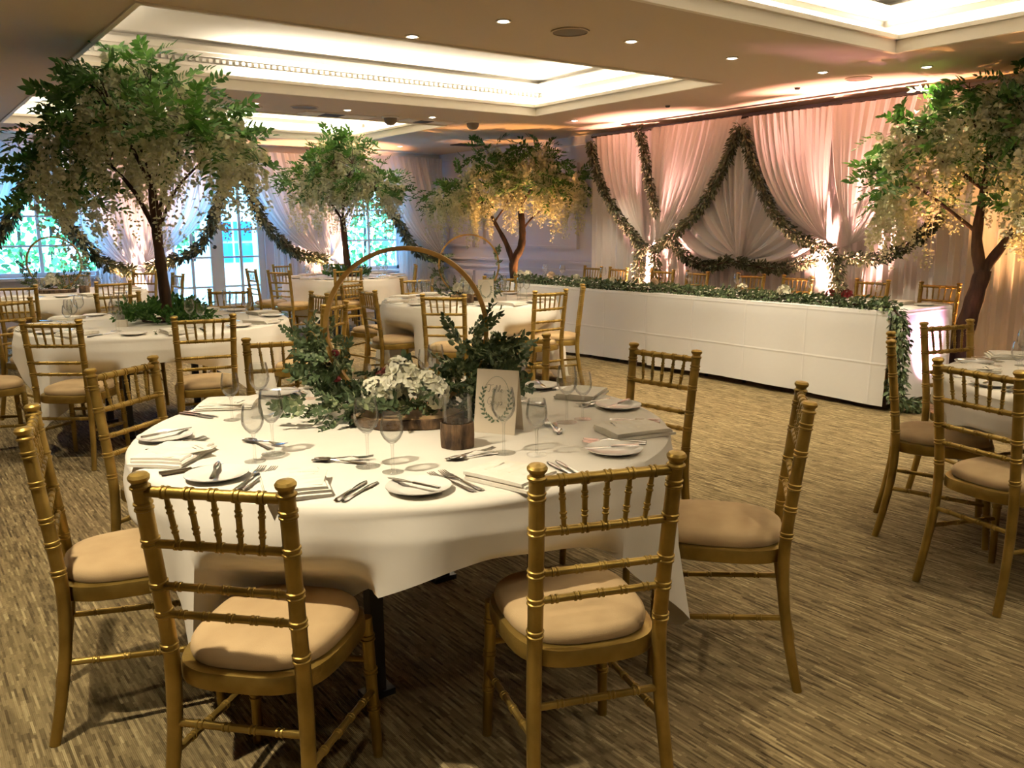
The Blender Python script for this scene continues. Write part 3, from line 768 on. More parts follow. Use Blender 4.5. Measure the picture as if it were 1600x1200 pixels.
chair(1.53, 3.96, -105, 'gold chair behind the leafy left side of the nearest hoop', G1)
chair(0.73, 3.58, -54, 'gold chair tilted away at the far left of the nearest table', G1)
chair(0.29, 2.70, -11, 'gold chair at the left edge, seen from its side, pulled to the nearest table', G1)
G2 = 'gold chairs around the tree table in the middle left'
chair(0.77, 5.62, 52, 'gold chair before the tree table, left of two with backs to the viewer', G2)
chair(1.55, 5.27, 76, 'gold chair before the tree table, right of two with backs to the viewer', G2)
chair(2.54, 5.55, 128, 'gold chair right of the tree table, nearer one beside the hoop', G2)
chair(2.86, 6.55, 178, 'gold chair right of the tree table, farther one seen edge-on', G2)
chair(2.45, 7.52, -118, 'gold chair beyond the tree table in front of the glazed doors', G2)
chair(1.57, 7.68, -84, 'gold chair beyond the tree table, left of the trunk', G2)
chair(0.78, 7.55, -58, 'gold chair at the left edge beyond the tree table', G2)
chair(0.22, 6.3, 2, 'gold chair cut by the left edge beside the tree table', G2)
G3 = 'gold chairs around the hoop table by the left window'
chair(1.03, 9.42, 68, 'gold chair before the far left hoop table at the left edge', G3)
chair(1.90, 9.45, 100, 'gold chair before the far left hoop table, back to the viewer', G3)
chair(2.69, 11.5, -140, 'gold chair at the far left hoop table below the glowing tie', G3)
chair(2.85, 10.6, 185, 'gold chair seen edge-on beside the trunk of the middle table tree', G3)
chair(1.9, 11.65, -100, 'gold chair beyond the far left hoop table under the window', G3)
G4 = 'gold chairs around the far tree table'
chair(3.90, 11.05, 0, 'gold chair seen edge-on in front of the glazed doors, left of the far tree table', G4)
chair(4.02, 10.4, 28, 'gold chair at the left front of the far tree table', G4)
chair(4.80, 10.05, 75, 'gold chair with back to the viewer before the far tree table', G4)
chair(6.05, 10.5, 152, 'gold chair at the right of the far tree table, seen above the hoop', G4)
chair(5.68, 12.2, -112, 'gold chair behind the trunk of the far tree', G4)
chair(4.75, 12.15, -68, 'gold chair beyond the far tree table by the glazed doors', G4)
G5 = 'gold chairs around the hoop table in the middle'
chair(3.33, 6.60, -6, 'gold chair left of the middle hoop table, its tan seat showing', G5)
chair(3.66, 7.6, -60, 'gold chair mostly hidden behind the chair left of the middle hoop table', G5)
chair(3.52, 5.69, 44, 'gold chair before the middle hoop table, seen through the nearest hoop', G5)
chair(4.42, 5.47, 92, 'gold chair before the middle hoop table on its right', G5)
chair(4.97, 5.70, 140, 'gold chair seen edge-on against the head table cloth', G5)
chair(4.47, 7.74, -98, 'gold chair beyond the middle hoop table, left of its hoop', G5)
chair(5.27, 7.37, -132, 'gold chair beyond the middle hoop table, right of its hoop', G5)
G6 = 'gold chairs around the table at the right edge'
chair(3.75, 2.12, -60, 'gold chair seen from its side, left of three at the right edge', G6)
chair(4.56, 2.27, -104, 'gold chair between the head table end and the right edge table', G6)
chair(3.22, 1.48, -12, 'gold chair at the right edge, nearest of three, back to the viewer', G6)
G7 = 'gold chairs behind the head table'
HY = [8.4, 7.92, 7.16, 6.62, 5.87, 5.29, 4.47, 3.83]
HL = ['gold chair behind the head table, first one next to the panelled wall', 'gold chair behind the head table, second from the panelled wall', 'gold chair behind the head table in front of the first gold tie', 'gold chair behind the head table, fourth from the panelled wall',
      'gold chair behind the head table under the centre drape tail', 'gold chair behind the head table, sixth from the panelled wall', 'gold chair behind the head table in front of the second gold tie', 'gold chair behind the head table, last one beside the dark tree trunk']
for y, l in zip(HY, HL):
    chair(7.5, y, 180 + random.uniform(-6, 6), l, G7)

# ================================================================== TABLES
def tablecloth(cx, cy, r, a, phi, label, seed, zmin=0.03):
    """square cloth of half side a on a round top; phi = heading of one corner"""
    n = 240
    rings = []
    rnd = random.Random(seed)
    ph = [rnd.uniform(0, 2 * PI) for _ in range(4)]
    NS = 20
    near = [q for q in CHAIRS if math.hypot(q[0] - cx, q[1] - cy) < 1.4]
    def Lmax(th):
        d = (th - R(phi) - PI / 4) % (PI / 2)
        return a / max(abs(math.cos(d)), abs(math.sin(d)), 0.7072)
    mb = MB()
    for rr in (0.02, 0.4 * r, 0.8 * r, 0.95 * r, 0.985 * r, r):
        z = ZT + 0.004 - (0.0 if rr < 0.97 * r else (0.002 if rr < r else 0.010))
        rings.append([(rr * math.cos(2 * PI * i / n), rr * math.sin(2 * PI * i / n), z) for i in range(n)])
    for k in range(1, NS + 1):
        ring = []
        for i in range(n):
            th = 2 * PI * i / n
            L = Lmax(th)
            cd = abs(((th - R(phi) + PI / 4) % (PI / 2)) - PI / 4)   # angle to nearest corner
            corner = max(0, 1 - cd / R(30))
            drop = (L - r) * k / NS
            z = ZT - 0.006 - drop
            full = k / NS
            d = max(0.0, drop - 0.02)
            fold = 0.022 * math.sin(12 * th + ph[0]) + 0.016 * math.sin(19 * th + ph[1]) + 0.012 * math.sin(7 * th + ph[2])
            cfold = 0.022 * corner * math.cos(3.2 * (cd / R(30)) * PI / 2)
            R_ = r + 0.006 + min(d, 0.06) * 0.22 + d * (0.02 + fold * 2.6 + cfold * 2.2)
            if z < zmin:
                R_ += (zmin - z) * 0.15
                z = zmin + 0.002 * math.sin(20 * th)
            px, py = R_ * math.cos(th), R_ * math.sin(th)
            for qx, qy, qa in near:          # the cloth hangs inside the chair seats pushed under it
                dx, dy = cx + px - qx, cy + py - qy
                ly = dx * math.cos(qa) + dy * math.sin(qa); lx = abs(dx * math.sin(qa) - dy * math.cos(qa))
                q_ = max(0.0, min(1.0, (lx - 0.16) / 0.18)); lim = 0.175 - 0.28 * q_ * q_ * (3 - 2 * q_)
                if lx < 0.42 and -0.3 < ly < lim:
                    w = max(0.0, min(1.0, (0.63 - z) / 0.14)); w = w * w * (3 - 2 * w)
                    px += math.cos(qa) * (lim - ly) * w; py += math.sin(qa) * (lim - ly) * w
            ring.append((px, py, z))
        rings.append(ring)
    o = obj('tablecloth', mb.loft(rings, cap=False), 'cloth', loc=(cx, cy, 0))
    return tag(o, label, 'tablecloth', 'white cloths on the round tables')
def round_table(cx, cy, r, label):
    t = thing('round_table', label, 'table', (cx, cy, 0), 0, 'round banquet tables under the cloths')
    obj('table_top', MB().lathe([(r - 0.012, ZT - 0.03), (r - 0.005, ZT - 0.025), (r - 0.005, ZT - 0.003), (r - 0.012, ZT)], 64), 'wood', t)
    for k in range(4):
        a = PI / 4 + k * PI / 2
        x, y = 0.5 * r * math.cos(a), 0.5 * r * math.sin(a)
        obj('leg', MB().box(x - 0.022, x + 0.022, y - 0.022, y + 0.022, 0, ZT - 0.03), 'black', t, smooth=False)
        obj('foot', MB().box(x - 0.05, x + 0.05, y - 0.03, y + 0.03, 0, 0.02), 'black', t, smooth=False)
TB = {'T1': (1.41, 2.53, 0.89, 1.04, -59, 'nearest table'), 'T2': (1.60, 6.55, 0.92, 1.08, -150, 'tree table'), 'T3': (1.52, 10.4, 0.90, 1.08, -100, 'window hoop table'),
      'T4': (5.2, 10.95, 0.84, 1.10, -60, 'far tree table'), 'T5': (4.38, 6.62, 0.81, 1.20, -125, 'middle hoop table'), 'T6': (4.30, 1.15, 0.90, 1.04, 200, 'right edge table')}
for i, (k, (cx, cy, r, a, phi, d)) in enumerate(TB.items()):
    round_table(cx, cy, r, 'round banquet table under the white cloth of the ' + d)
    tablecloth(cx, cy, r, a, phi, 'white cloth hanging in folds over the ' + d, i + 3)

# head table
HX0, HX1, HY0, HY1, HZ = 6.18, 7.06, 3.50, 8.50, 0.755
def head_cloth(y0, y1, label, open0, open1, seed, dx=0.0):
    rnd = random.Random(seed); p1, p2 = rnd.uniform(0, 6), rnd.uniform(0, 6)
    x0, x1 = HX0 - dx, HX1
    top = HZ + 0.003 + dx
    def wave(u, t): return t * (0.020 * math.sin(2.1 * u + p1) + 0.012 * math.sin(5.7 * u + p2) + 0.006 * math.sin(13 * u + p1 * 2))
    def hem(u): return 0.045 + 0.012 * math.sin(1.7 * u + p2)
    mb = MB()
    prof_n = 12
    def front(s, t):
        y = y0 + (y1 - y0) * s
        z = top - t * (top - hem(y))
        return (x0 - 0.006 - 0.012 * min(1, t * 8) - max(0, wave(y, t) + 0.012 * t), y, z)
    mb.grid(front, int((y1 - y0) / 0.04), prof_n)
    mb.grid(lambda s, t: (x0 - 0.006 + (x1 - x0 + 0.012) * t, y0 + (y1 - y0) * s, top), int((y1 - y0) / 0.25), 2)
    mb.grid(lambda s, t: (x1 + 0.006 + 0.01 * t, y0 + (y1 - y0) * s, top - t * 0.35), int((y1 - y0) / 0.1), 4)
    for flag, yy, sg in ((open0, y0, -1), (open1, y1, 1)):
        if flag:
            mb.grid(lambda s, t: (x0 - 0.006 - 0.012 * min(1, t * 8) * (1 - s) + (x1 - x0 + 0.012) * s, yy + sg * (0.004 + 0.012 * min(1, t * 8) + max(0, 0.03 * t * math.sin(9 * s + p1) * min(1, 6 * s) * min(1, 6 - 6 * s + 0.2))), top - t * (top - 0.05)), 24, prof_n)
    return tag(obj('tablecloth', mb, 'head_cloth'), label, 'tablecloth', 'white cloths on the head table')
for k, (a, b, lb) in enumerate(((3.52, 5.15, 'the blossom tree trunk'), (5.2, 6.82, 'the centre drape'), (6.87, 8.48, 'the panelled wall'))):
    t = thing('trestle_table', 'banquet table under the head table cloth nearest ' + lb, 'table', ((HX0 + HX1) / 2, (a + b) / 2, 0), 0, 'trestle tables of the head table')
    h = (b - a) / 2
    obj('table_top', MB().box(-0.43, 0.43, -h, h, HZ - 0.03, HZ), 'wood', t, smooth=False)
    for sx in (-1, 1):
        for sy in (-1, 1):
            obj('leg', MB().tube([(sx * 0.33, sy * (h - 0.2), 0), (sx * 0.33, sy * (h - 0.2), HZ - 0.03)], 0.016, 8), 'black', t)
head_cloth(HY0, 6.05, 'white head table cloth on the half nearer the blossom tree trunk', True, False, 2, 0.008)
head_cloth(5.95, HY1, 'white head table cloth on the half nearer the panelled wall', False, True, 5)

# ================================================================== TABLEWARE
def glass_prof(h, rb):
    bh = h * 0.52; z0 = h - bh
    return ([(0.0, 0.004), (0.0045, 0.006), (0.004, 0.02), (0.0035, z0 * 0.55), (0.004, z0 - 0.008), (0.006, z0)],
            [(0.0, z0), (0.012, z0 + 0.004), (rb * 0.72, z0 + bh * 0.18), (rb * 0.96, z0 + bh * 0.36), (rb, z0 + bh * 0.5), (rb * 0.93, z0 + bh * 0.75), (rb * 0.80, h), (rb * 0.785, h), (rb * 0.915, z0 + bh * 0.75), (rb * 0.985, z0 + bh * 0.5), (rb * 0.945, z0 + bh * 0.36), (rb * 0.7, z0 + bh * 0.2), (0.011, z0 + 0.008), (0, z0 + 0.007)],
            [(0.0, 0.0), (h * 0.175, 0.0), (h * 0.18, 0.0015), (h * 0.1, 0.003), (0.006, 0.006), (0.0, 0.0065)])
def make_glass(h, rb, parts=True, n=24):
    st, bo, fo = glass_prof(h, rb)
    if parts:
        t = thing('wine_glass', 'x', 'wine glass')
        obj('bowl', MB().lathe(bo, n, cap=False), 'glass', t)
        obj('stem', MB().lathe(st, 10, cap=False), 'glass', t)
        obj('foot', MB().lathe(fo, n, cap=False), 'glass', t)
        return t
    m = MB().lathe(bo, 14, cap=False).lathe(st, 6, cap=False).lathe(fo, 14, cap=False)
    return tag(obj('wine_glass', m, 'glass'), 'x', 'wine glass')
def flat_strip(pts, th=0.0018):
    """pts: (y, halfwidth, z) along the length of a piece of cutlery"""
    mb = MB(); rings = []
    for y, w, z in pts:
        rings.append([(-w, y, z + th * 0.3), (-w * 0.5, y, z), (w * 0.5, y, z), (w, y, z + th * 0.3), (w * 0.55, y, z + th), (-w * 0.55, y, z + th)])
    return mb.loft(rings)
HANDLE = [(-0.10, 0.004, 0.002), (-0.098, 0.009, 0.002), (-0.085, 0.010, 0.002), (-0.05, 0.006, 0.003), (0.0, 0.0038, 0.006), (0.02, 0.0035, 0.008)]
def make_fork(parts=True):
    h = flat_strip(HANDLE, 0.0028)
    m = flat_strip([(0.02, 0.0035, 0.008), (0.034, 0.009, 0.007), (0.045, 0.0115, 0.005), (0.05, 0.0118, 0.0045)], 0.0022)
    for x in (-0.0093, -0.0031, 0.0031, 0.0093):
        m.loft([[(x - w, y, z), (x + w, y, z), (x + w, y, z + 0.002), (x - w, y, z + 0.002)] for y, w, z in ((0.048, 0.0021, 0.0045), (0.075, 0.0018, 0.005), (0.097, 0.0008, 0.009))])
    if not parts:
        m.add(h.v, h.f); return tag(obj('fork', m, 'silver'), 'x', 'fork')
    t = thing('fork', 'x', 'fork'); obj('handle', h, 'silver', t); obj('tines', m, 'silver', t); return t
def make_knife(parts=True):
    h = flat_strip([(-0.12, 0.005, 0.001), (-0.118, 0.009, 0.001), (-0.10, 0.010, 0.001), (-0.05, 0.0075, 0.001), (-0.01, 0.0065, 0.001), (0.0, 0.007, 0.001)], 0.007)
    m = flat_strip([(0.0, 0.005, 0.003), (0.01, 0.0075, 0.003), (0.05, 0.0105, 0.003), (0.09, 0.0105, 0.003), (0.112, 0.007, 0.003), (0.122, 0.001, 0.003)], 0.0016)
    if not parts:
        m.add(h.v, h.f); return tag(obj('knife', m, 'silver'), 'x', 'knife')
    t = thing('knife', 'x', 'knife'); obj('handle', h, 'silver', t); obj('blade', m, 'silver', t); return t
def make_spoon():
    t = thing('spoon', 'x', 'spoon'); obj('handle', flat_strip(HANDLE, 0.0028), 'silver', t)
    def fn(s, q):
        a = 2 * PI * s; e = q
        return (0.019 * e * math.cos(a) * (1 - 0.12 * math.sin(a)), 0.048 + 0.031 * e * math.sin(a), 0.0015 + 0.0085 * e * e)
    obj('bowl', MB().grid(fn, 24, 6), 'silver', t); return t
def make_plate(r=0.085):
    m = MB().lathe([(0, 0.004), (r * 0.55, 0.004), (r * 0.62, 0.0055), (r * 0.78, 0.011), (r * 0.97, 0.0145), (r, 0.0155), (r * 0.995, 0.0135), (r * 0.8, 0.008), (r * 0.6, 0.0), (0, 0.0)], 36, cap=False)
    return tag(obj('side_plate', m, 'china'), 'x', 'plate')
def make_napkin():
    t = thing('napkin', 'x', 'napkin')
    w, d = 0.08, 0.105
    for k, (z, dx, dy, sc) in enumerate(((0.0, 0, 0, 1.0), (0.007, 0.004, 0.006, 0.97), (0.014, -0.003, 0.012, 0.94))):
        m = MB()
        rings = []
        N_ = 14
        for i in range(N_ + 1):
            y = -d * sc + 2 * d * sc * i / N_
            hh = 0.0085 + 0.002 * math.sin(PI * i / N_) ** 0.5
            bow = 0.0018 * math.sin(2.6 * i + k)
            rings.append([(-w * sc + dx, y + dy, z + 0.001), (w * sc + dx, y + dy, z + 0.001), (w * sc + 0.004 + dx, y + dy, z + hh / 2), (w * sc + dx, y + dy, z + hh + bow), (0.2 * w + dx, y + dy, z + hh + 0.002 + bow), (-w * sc + dx, y + dy, z + hh)])
        m.loft(rings)
        obj('fold', m, 'napkin', t)
    return t
def script_line(mb, x0, y0, w, h, z, seed, amp=1.0):
    rnd = random.Random(seed); n = 40; pts = []
    for i in range(n):
        f = i / (n - 1)
        pts.append((x0 + w * f + 0.12 * h * math.cos(f * 60), y0 + h * amp * math.sin(f * 60 + rnd.uniform(-.5, .5)) * (0.4 + 0.6 * rnd.random()), z))
    mb.tube(pts, 0.0004, 3, flat=0.4)
def make_menu():
    t = thing('menu_card', 'x', 'card')
    obj('card', MB().box(-0.05, 0.05, -0.07, 0.07, 0, 0.0008), 'paper', t, smooth=False)
    m = MB()
    script_line(m, -0.028, 0.05, 0.056, 0.006, 0.0010, 1)
    script_line(m, -0.02, 0.034, 0.04, 0.003, 0.0010, 2)
    obj('printed_script', m, 'ink', t)
    return t
PG1, PG2 = make_glass(0.197, 0.036), make_glass(0.168, 0.032)
FG1, FG2 = make_glass(0.197, 0.036, False), make_glass(0.168, 0.032, False)
PFORK, PKNIFE, PSPOON = make_fork(), make_knife(), make_spoon()
FFORK, FKNIFE = make_fork(False), make_knife(False)
PPLATE, PNAP, PMENU = make_plate(), make_napkin(), make_menu()
_used = set()
def put(proto, loc, rz, label, group):
    k = proto.name
    o = proto if k not in _used else copy_tree(proto)
    _used.add(k)
    o.location = loc; o.rotation_euler = (0, 0, rz); o['label'] = label; o['group'] = group
    return o
ZS = ZT + 0.0045
SIDES = ['near', 'near right', 'right', 'far right', 'far', 'far left', 'left', 'near left']
def seat_names(cx, cy, angs):
    base = math.degrees(math.atan2(-cy, -cx))
    used, out = set(), {}
    for a in angs:
        k = round(((a - base) % 360) / 45) % 8
        while SIDES[k] in used: k = (k + 1) % 8
        used.add(SIDES[k]); out[a] = SIDES[k]
    return out
def frame(cx, cy, th, out, rt):
    a = R(th)
    return (cx + math.cos(a) * out - math.sin(a) * rt, cy + math.sin(a) * out + math.cos(a) * rt)
def setting(tk, th, side, near, rr):
    cx, cy, r = TB[tk][:3]; d = TB[tk][5]
    sc = r - 0.90
    w = 'at the %s place, %s' % (side, d)
    rz = R(th) + PI / 2
    def at(out, rt, z=0.0):
        x, y = frame(cx, cy, th, out + sc, rt); return (x, y, ZS + z)
    j = lambda s: rr.uniform(-s, s)
    put(PNAP, at(0.79, -0.02), rz + R(j(14)) + (R(35) if near else 0), 'folded cream napkin ' + w, 'folded napkins on the tables')
    put(PPLATE, at(0.745, -0.275), 0, 'small white side plate ' + w, 'side plates on the tables')
    if near:
        put(PMENU, at(0.765, 0.0, 0.0245), rz + R(18 + j(16)), 'cream menu card on the napkin ' + w, 'menu cards on the napkins')
        put(PKNIFE, at(0.735, -0.285, 0.0165), rz + R(20 + j(8)), 'short butter knife across the side plate ' + w, 'butter knives on the side plates').scale = (0.8, 0.72, 0.9)
        put(PFORK, at(0.735, -0.150), rz + R(6 + j(4)), 'steel fork on the inner side ' + w, 'forks on the nearest table')
        put(PFORK, at(0.735, -0.178), rz + R(10 + j(4)), 'steel fork on the outer side ' + w, 'forks on the nearest table')
        put(PKNIFE, at(0.78, 0.135), rz + R(-3 + j(4)), 'steel knife on the inner side ' + w, 'knives on the nearest table')
        put(PKNIFE, at(0.78, 0.160), rz + R(-5 + j(4)), 'steel knife on the outer side ' + w, 'knives on the nearest table')
        put(PSPOON, at(0.535, -0.02), rz + PI / 2 + R(j(14)), 'steel dessert spoon ' + w, 'dessert spoons on the nearest table').scale = (0.9, 0.9, 1)
        put(PFORK, at(0.515, -0.01, 0.003), rz - PI / 2 + R(18 + j(10)), 'steel dessert fork crossing the spoon ' + w, 'forks on the nearest table').scale = (0.9, 0.9, 1)
    else:
        put(FFORK, at(0.735, -0.14), rz + R(j(8)), 'steel fork ' + w, 'forks on the farther tables')
        put(FKNIFE, at(0.76, 0.15), rz + R(j(8)), 'steel knife ' + w, 'knives on the farther tables')
    g1, g2 = (PG1, PG2) if near else (FG1, FG2)
    put(g1, at(0.545 + j(0.015), 0.10 + j(0.02)), j(1), 'taller wine glass ' + w, 'wine glasses on the tables')
    put(g2, at(0.605 + j(0.015), 0.165 + j(0.015)), j(1), 'shorter wine glass ' + w, 'wine glasses on the tables')
SEATS = {'T1': [-140, -97, -48, 0, 37, 85, 123, 180], 'T2': [-140, -95, -45, 5, 50, 90, 130, 180], 'T3': [-125, -75, -30, 20, 65], 'T4': [-155, -110, -65, -20, 25, 70, 115, 160], 'T5': [-140, -90, -45, 0, 45, 90, 125, 165], 'T6': [165, 120, 77, 205]}
rs = random.Random(11)
for tk, angs in SEATS.items():
    nm = seat_names(TB[tk][0], TB[tk][1], angs)
    for a in angs:
        setting(tk, a, nm[a], tk in ('T1', 'T6'), rs)
for i, y in enumerate(HY):
    who = ['first', 'second', 'third', 'fourth', 'fifth', 'sixth', 'seventh', 'eighth'][i] + ' place from the panelled wall'
    put(FG1, (6.66 + rs.uniform(-.03, .03), min(y + 0.1, 8.35), HZ + 0.013), 0, 'wine glass on the head table, ' + who, 'wine glasses on the tables')
    if i > 1: put(PPLATE, (6.85, y - 0.22, HZ + 0.013), 0, 'white side plate on the head table, ' + who, 'side plates on the tables')
    put(PNAP, (6.87, y, HZ + 0.013), PI / 2, 'folded napkin on the head table, ' + who, 'folded napkins on the tables')

# ================================================================== GREENERY PIECES
def spray_mesh(name, n, length, leaf, wr, m, seed, droop=0.3, stem=0.0016):
    rnd = np.random.default_rng(seed)
    ts = np.linspace(0.08, 1.0, n)
    ax = np.stack([0.12 * length * np.sin(ts * 3 + seed), ts * length, -droop * length * ts ** 2], 1)
    side = np.where(np.arange(n) % 2 == 0, 1.0, -1.0)
    D = np.stack([side * rnd.uniform(0.6, 1.1, n), rnd.uniform(0.4, 0.9, n), rnd.uniform(-0.5, 0.5, n)], 1)
    D[-1] = (0.05, 1, -0.3)
    Nn = np.stack([rnd.uniform(-.4, .4, n), rnd.uniform(-.4, .4, n), np.ones(n)], 1)
    L = rnd.uniform(leaf[0], leaf[1], n)
    me = leaf_mesh(name, ax, D, Nn, L, L * wr, m)
    return me
def raceme_mesh(name, n, length, size, seed):
    rnd = np.random.default_rng(seed)
    t = rnd.uniform(0, 1, n) ** 0.85
    rad = (0.036 * (1 - t) ** 0.7 + 0.007)
    a = rnd.uniform(0, 2 * PI, n)
    sway = 0.05 * length * np.sin(t * 4 + seed)
    P = np.stack([rad * np.cos(a) * rnd.uniform(0.4, 1, n) + sway, rad * np.sin(a) * rnd.uniform(0.4, 1, n), -t * length], 1)
    D = np.stack([np.cos(a), np.sin(a), rnd.uniform(-0.9, 0.3, n)], 1)
    Nn = rnd.normal(size=(n, 3)) + np.array([0, 0, 0.6])
    L = size * (1.05 - 0.5 * t) * rnd.uniform(0.8, 1.2, n)
    P = np.vstack([P, [[0, 0, 0.01]]]); D = np.vstack([D, [[0.02, 0.01, -1]]]); Nn = np.vstack([Nn, [[1, 0, 0]]]); L = np.append(L, length * 0.98)
    W_ = np.append(L[:-1] * 0.95, 0.004)
    return leaf_mesh(name, P, D, Nn, L, W_, 'blossom', fold=0.3, droop=0.2)
TSPRAY = [spray_mesh('leaf_spray', 15, 0.21, (0.055, 0.085), 0.46, 'leaf', s, 0.55) for s in range(6)]
ESPRAY = [spray_mesh('sprig', 18, 0.13, (0.022, 0.036), 0.72, 'ivy', s + 20, 0.15) for s in range(6)]
RACE = [raceme_mesh('blossom_raceme', 22 + 9 * s, 0.16 + 0.08 * s, 0.050, s + 40) for s in range(6)]
THINR = [raceme_mesh('trailing_raceme', 24 + 8 * s, 0.36 + 0.12 * s, 0.036, s + 60) for s in range(3)]
def aim(o, d, roll=0.0):
    """turn an object whose length runs along local +Y towards d"""
    q = Vector(d).to_track_quat('Y', 'Z')
    o.rotation_mode = 'QUATERNION'
    from mathutils import Quaternion
    o.rotation_quaternion = q @ Quaternion((0, 1, 0), roll)
def hoop_piece(cx, cy, rz, label, seed, sp_left, sp_right, n_sprig, extra=(), flat=False):
    rnd = random.Random(seed)
    z = ZS
    t = thing('log_slice', 'bark-edged round log slice under the hoop of the ' + label, 'log slice', (cx, cy, z), 0, 'log slices under the hoops')
    lr = 0.19
    O = [lr * (1 + 0.05 * math.sin(3 * a + seed) + 0.03 * math.sin(7 * a)) for a in np.linspace(0, 2 * PI, 48, endpoint=False)]
    ring = lambda s, zz: [(O[i] * s * math.cos(2 * PI * i / 48), O[i] * s * math.sin(2 * PI * i / 48), zz) for i in range(48)]
    obj('bark_edge', MB().loft([ring(0.97, 0.0), ring(1.0, 0.006), ring(1.0, 0.032), ring(0.965, 0.037)], cap=False), 'bark', t)
    obj('cut_face', MB().loft([ring(0.97, 0.0), ring(0.97, 0.0372), ring(0.3, 0.0375), ring(0.02, 0.0375)]), 'wood', t)
    t = thing('floral_hoop', 'upright gold hoop dressed with greenery on the ' + label, 'hoop', (cx, cy, z + 0.037), rz, 'upright hoops on the tables')
    Rr = 0.277
    mb = MB(); rings = []
    for i in range(72):
        a = 2 * PI * i / 72
        ca, sa = math.sin(a), -math.cos(a)
        rings.append([((Rr + dr) * ca, dy, Rr + 0.004 + (Rr + dr) * sa) for dr, dy in ((-0.008, -0.014), (0.007, -0.014), (0.007, 0.014), (-0.008, 0.014))])
    rings.append(rings[0])
    obj('ring', mb.loft(rings, cap=False), 'hoop', t)
    def arc_pt(a, jit):
        return Vector((Rr * math.sin(a) + rnd.gauss(0, jit), rnd.gauss(0, jit), Rr + 0.004 - Rr * math.cos(a) + rnd.gauss(0, jit)))
    for k in range(n_sprig):
        left = k % 2 == 0
        lo, hi = sp_left if left else sp_right
        a = R(rnd.uniform(lo, hi)) * (-1 if left else 1)
        o = link('sprig', ESPRAY[k % 6], t)
        p = arc_pt(a, 0.034)
        o.location = p
        d = Vector((math.sin(a) * 0.6, 0, -math.cos(a) * 0.4)) + Vector((rnd.gauss(0, .6), rnd.gauss(0, .6) - 0.15, rnd.gauss(0.15, .55)))
        aim(o, d, rnd.uniform(0, 6)); s = rnd.uniform(0.5, 0.9); o.scale = (s, s, s)
    for k, (x, y, zz) in enumerate(extra):
        o = link('sprig', ESPRAY[k % 6], t)
        o.location = (x, y, zz); aim(o, Vector((x * 2 + rnd.gauss(0, .4), y * 2 + rnd.gauss(0, .4) , rnd.gauss(0.12, .3))), rnd.uniform(0, 6)); s = rnd.uniform(0.55, 0.95); o.scale = (s, s, s)
    return t
def bloom_mesh(name, seed, n, r, m, pet=0.026):
    rnd = np.random.default_rng(seed)
    P, D, Nn = [], [], []
    for i in range(n):
        a = rnd.uniform(0, 2 * PI); c = rnd.uniform(-0.15, 1.0)
        s = math.sqrt(max(0, 1 - c * c)); v = np.array([s * math.cos(a), s * math.sin(a), c])
        tng = np.cross(v, [0.3, 0.2, 1.0]); tng /= np.linalg.norm(tng); bt = np.cross(v, tng)
        for q in range(4):
            w = q * PI / 2 + a
            d = tng * math.cos(w) + bt * math.sin(w) + v * 0.35
            P.append(v * r * rnd.uniform(0.85, 1.05)); D.append(d); Nn.append(v)
    return leaf_mesh(name, P, D, Nn, rnd.uniform(pet * 0.85, pet * 1.15, len(P)), pet * 0.95, m, fold=0.15, droop=0.05)
BLOOM = [bloom_mesh('bloom', s, 26, 0.042, 'petal') for s in range(3)]
CA = math.atan2(math.sin(YAW), math.cos(YAW))
# nearest table centrepiece
HC1 = (1.437, 2.57)
ext = [(rs.uniform(-0.34, -0.1), rs.uniform(-0.18, 0.06), rs.uniform(0.0, 0.07)) for _ in range(34)] + [(rs.uniform(0.08, 0.3), rs.uniform(-0.1, 0.1), rs.uniform(0.0, 0.1)) for _ in range(18)]
ext += [(rs.uniform(0.17, 0.34), rs.uniform(-0.09, 0.05), rs.uniform(0.04, 0.27)) for _ in range(42)] + [(rs.uniform(-0.33, -0.22), rs.uniform(-0.06, 0.05), rs.uniform(0.05, 0.26)) for _ in range(18)]
H1 = hoop_piece(*HC1, -YAW, 'nearest table', 5, (20, 86), (28, 80), 170, ext)
for p in ((-0.235, -0.06, 0.12), (-0.25, 0.0, 0.20)):
    obj('red_flower', MB().lathe([(0.0, -0.012), (0.013, -0.008), (0.016, 0.0), (0.011, 0.01), (0.0, 0.013)], 12), 'red', H1, loc=p)
t = thing('flower_arrangement', 'cluster of white hydrangea blooms on dark leaves before the nearest hoop', 'flowers', (HC1[0], HC1[1], ZS + 0.038), -YAW)
for k, (x, y, z) in enumerate(((-0.095, -0.09, 0.075), (-0.045, -0.11, 0.10), (0.005, -0.09, 0.125), (0.02, -0.12, 0.085), (0.075, -0.09, 0.10), (-0.02, -0.06, 0.15), (0.1, -0.1, 0.075))):
    o = link('bloom', BLOOM[k % 3], t, (x, y, z)); o.rotation_euler = (0.5, 0.2 * (k - 3), k); s = 0.9 if k % 2 else 1.05; o.scale = (s, s, s)
for k in range(16):
    o = link('leaf_sprig', ESPRAY[k % 6], t, (rs.uniform(-.1, .12), rs.uniform(-.12, 0.0), rs.uniform(0.01, 0.06))); aim(o, (rs.gauss(0, .6), rs.gauss(-.6, .4), rs.gauss(.1, .3)), k)
for k in range(5):
    o = link('rust_bloom', bloom_mesh('rust_bloom', 90 + k, 8, 0.012, 'rust', 0.014), t, (-0.085 + 0.02 * k, -0.06 + 0.012 * (k % 2), 0.13 + 0.012 * (k % 3)))
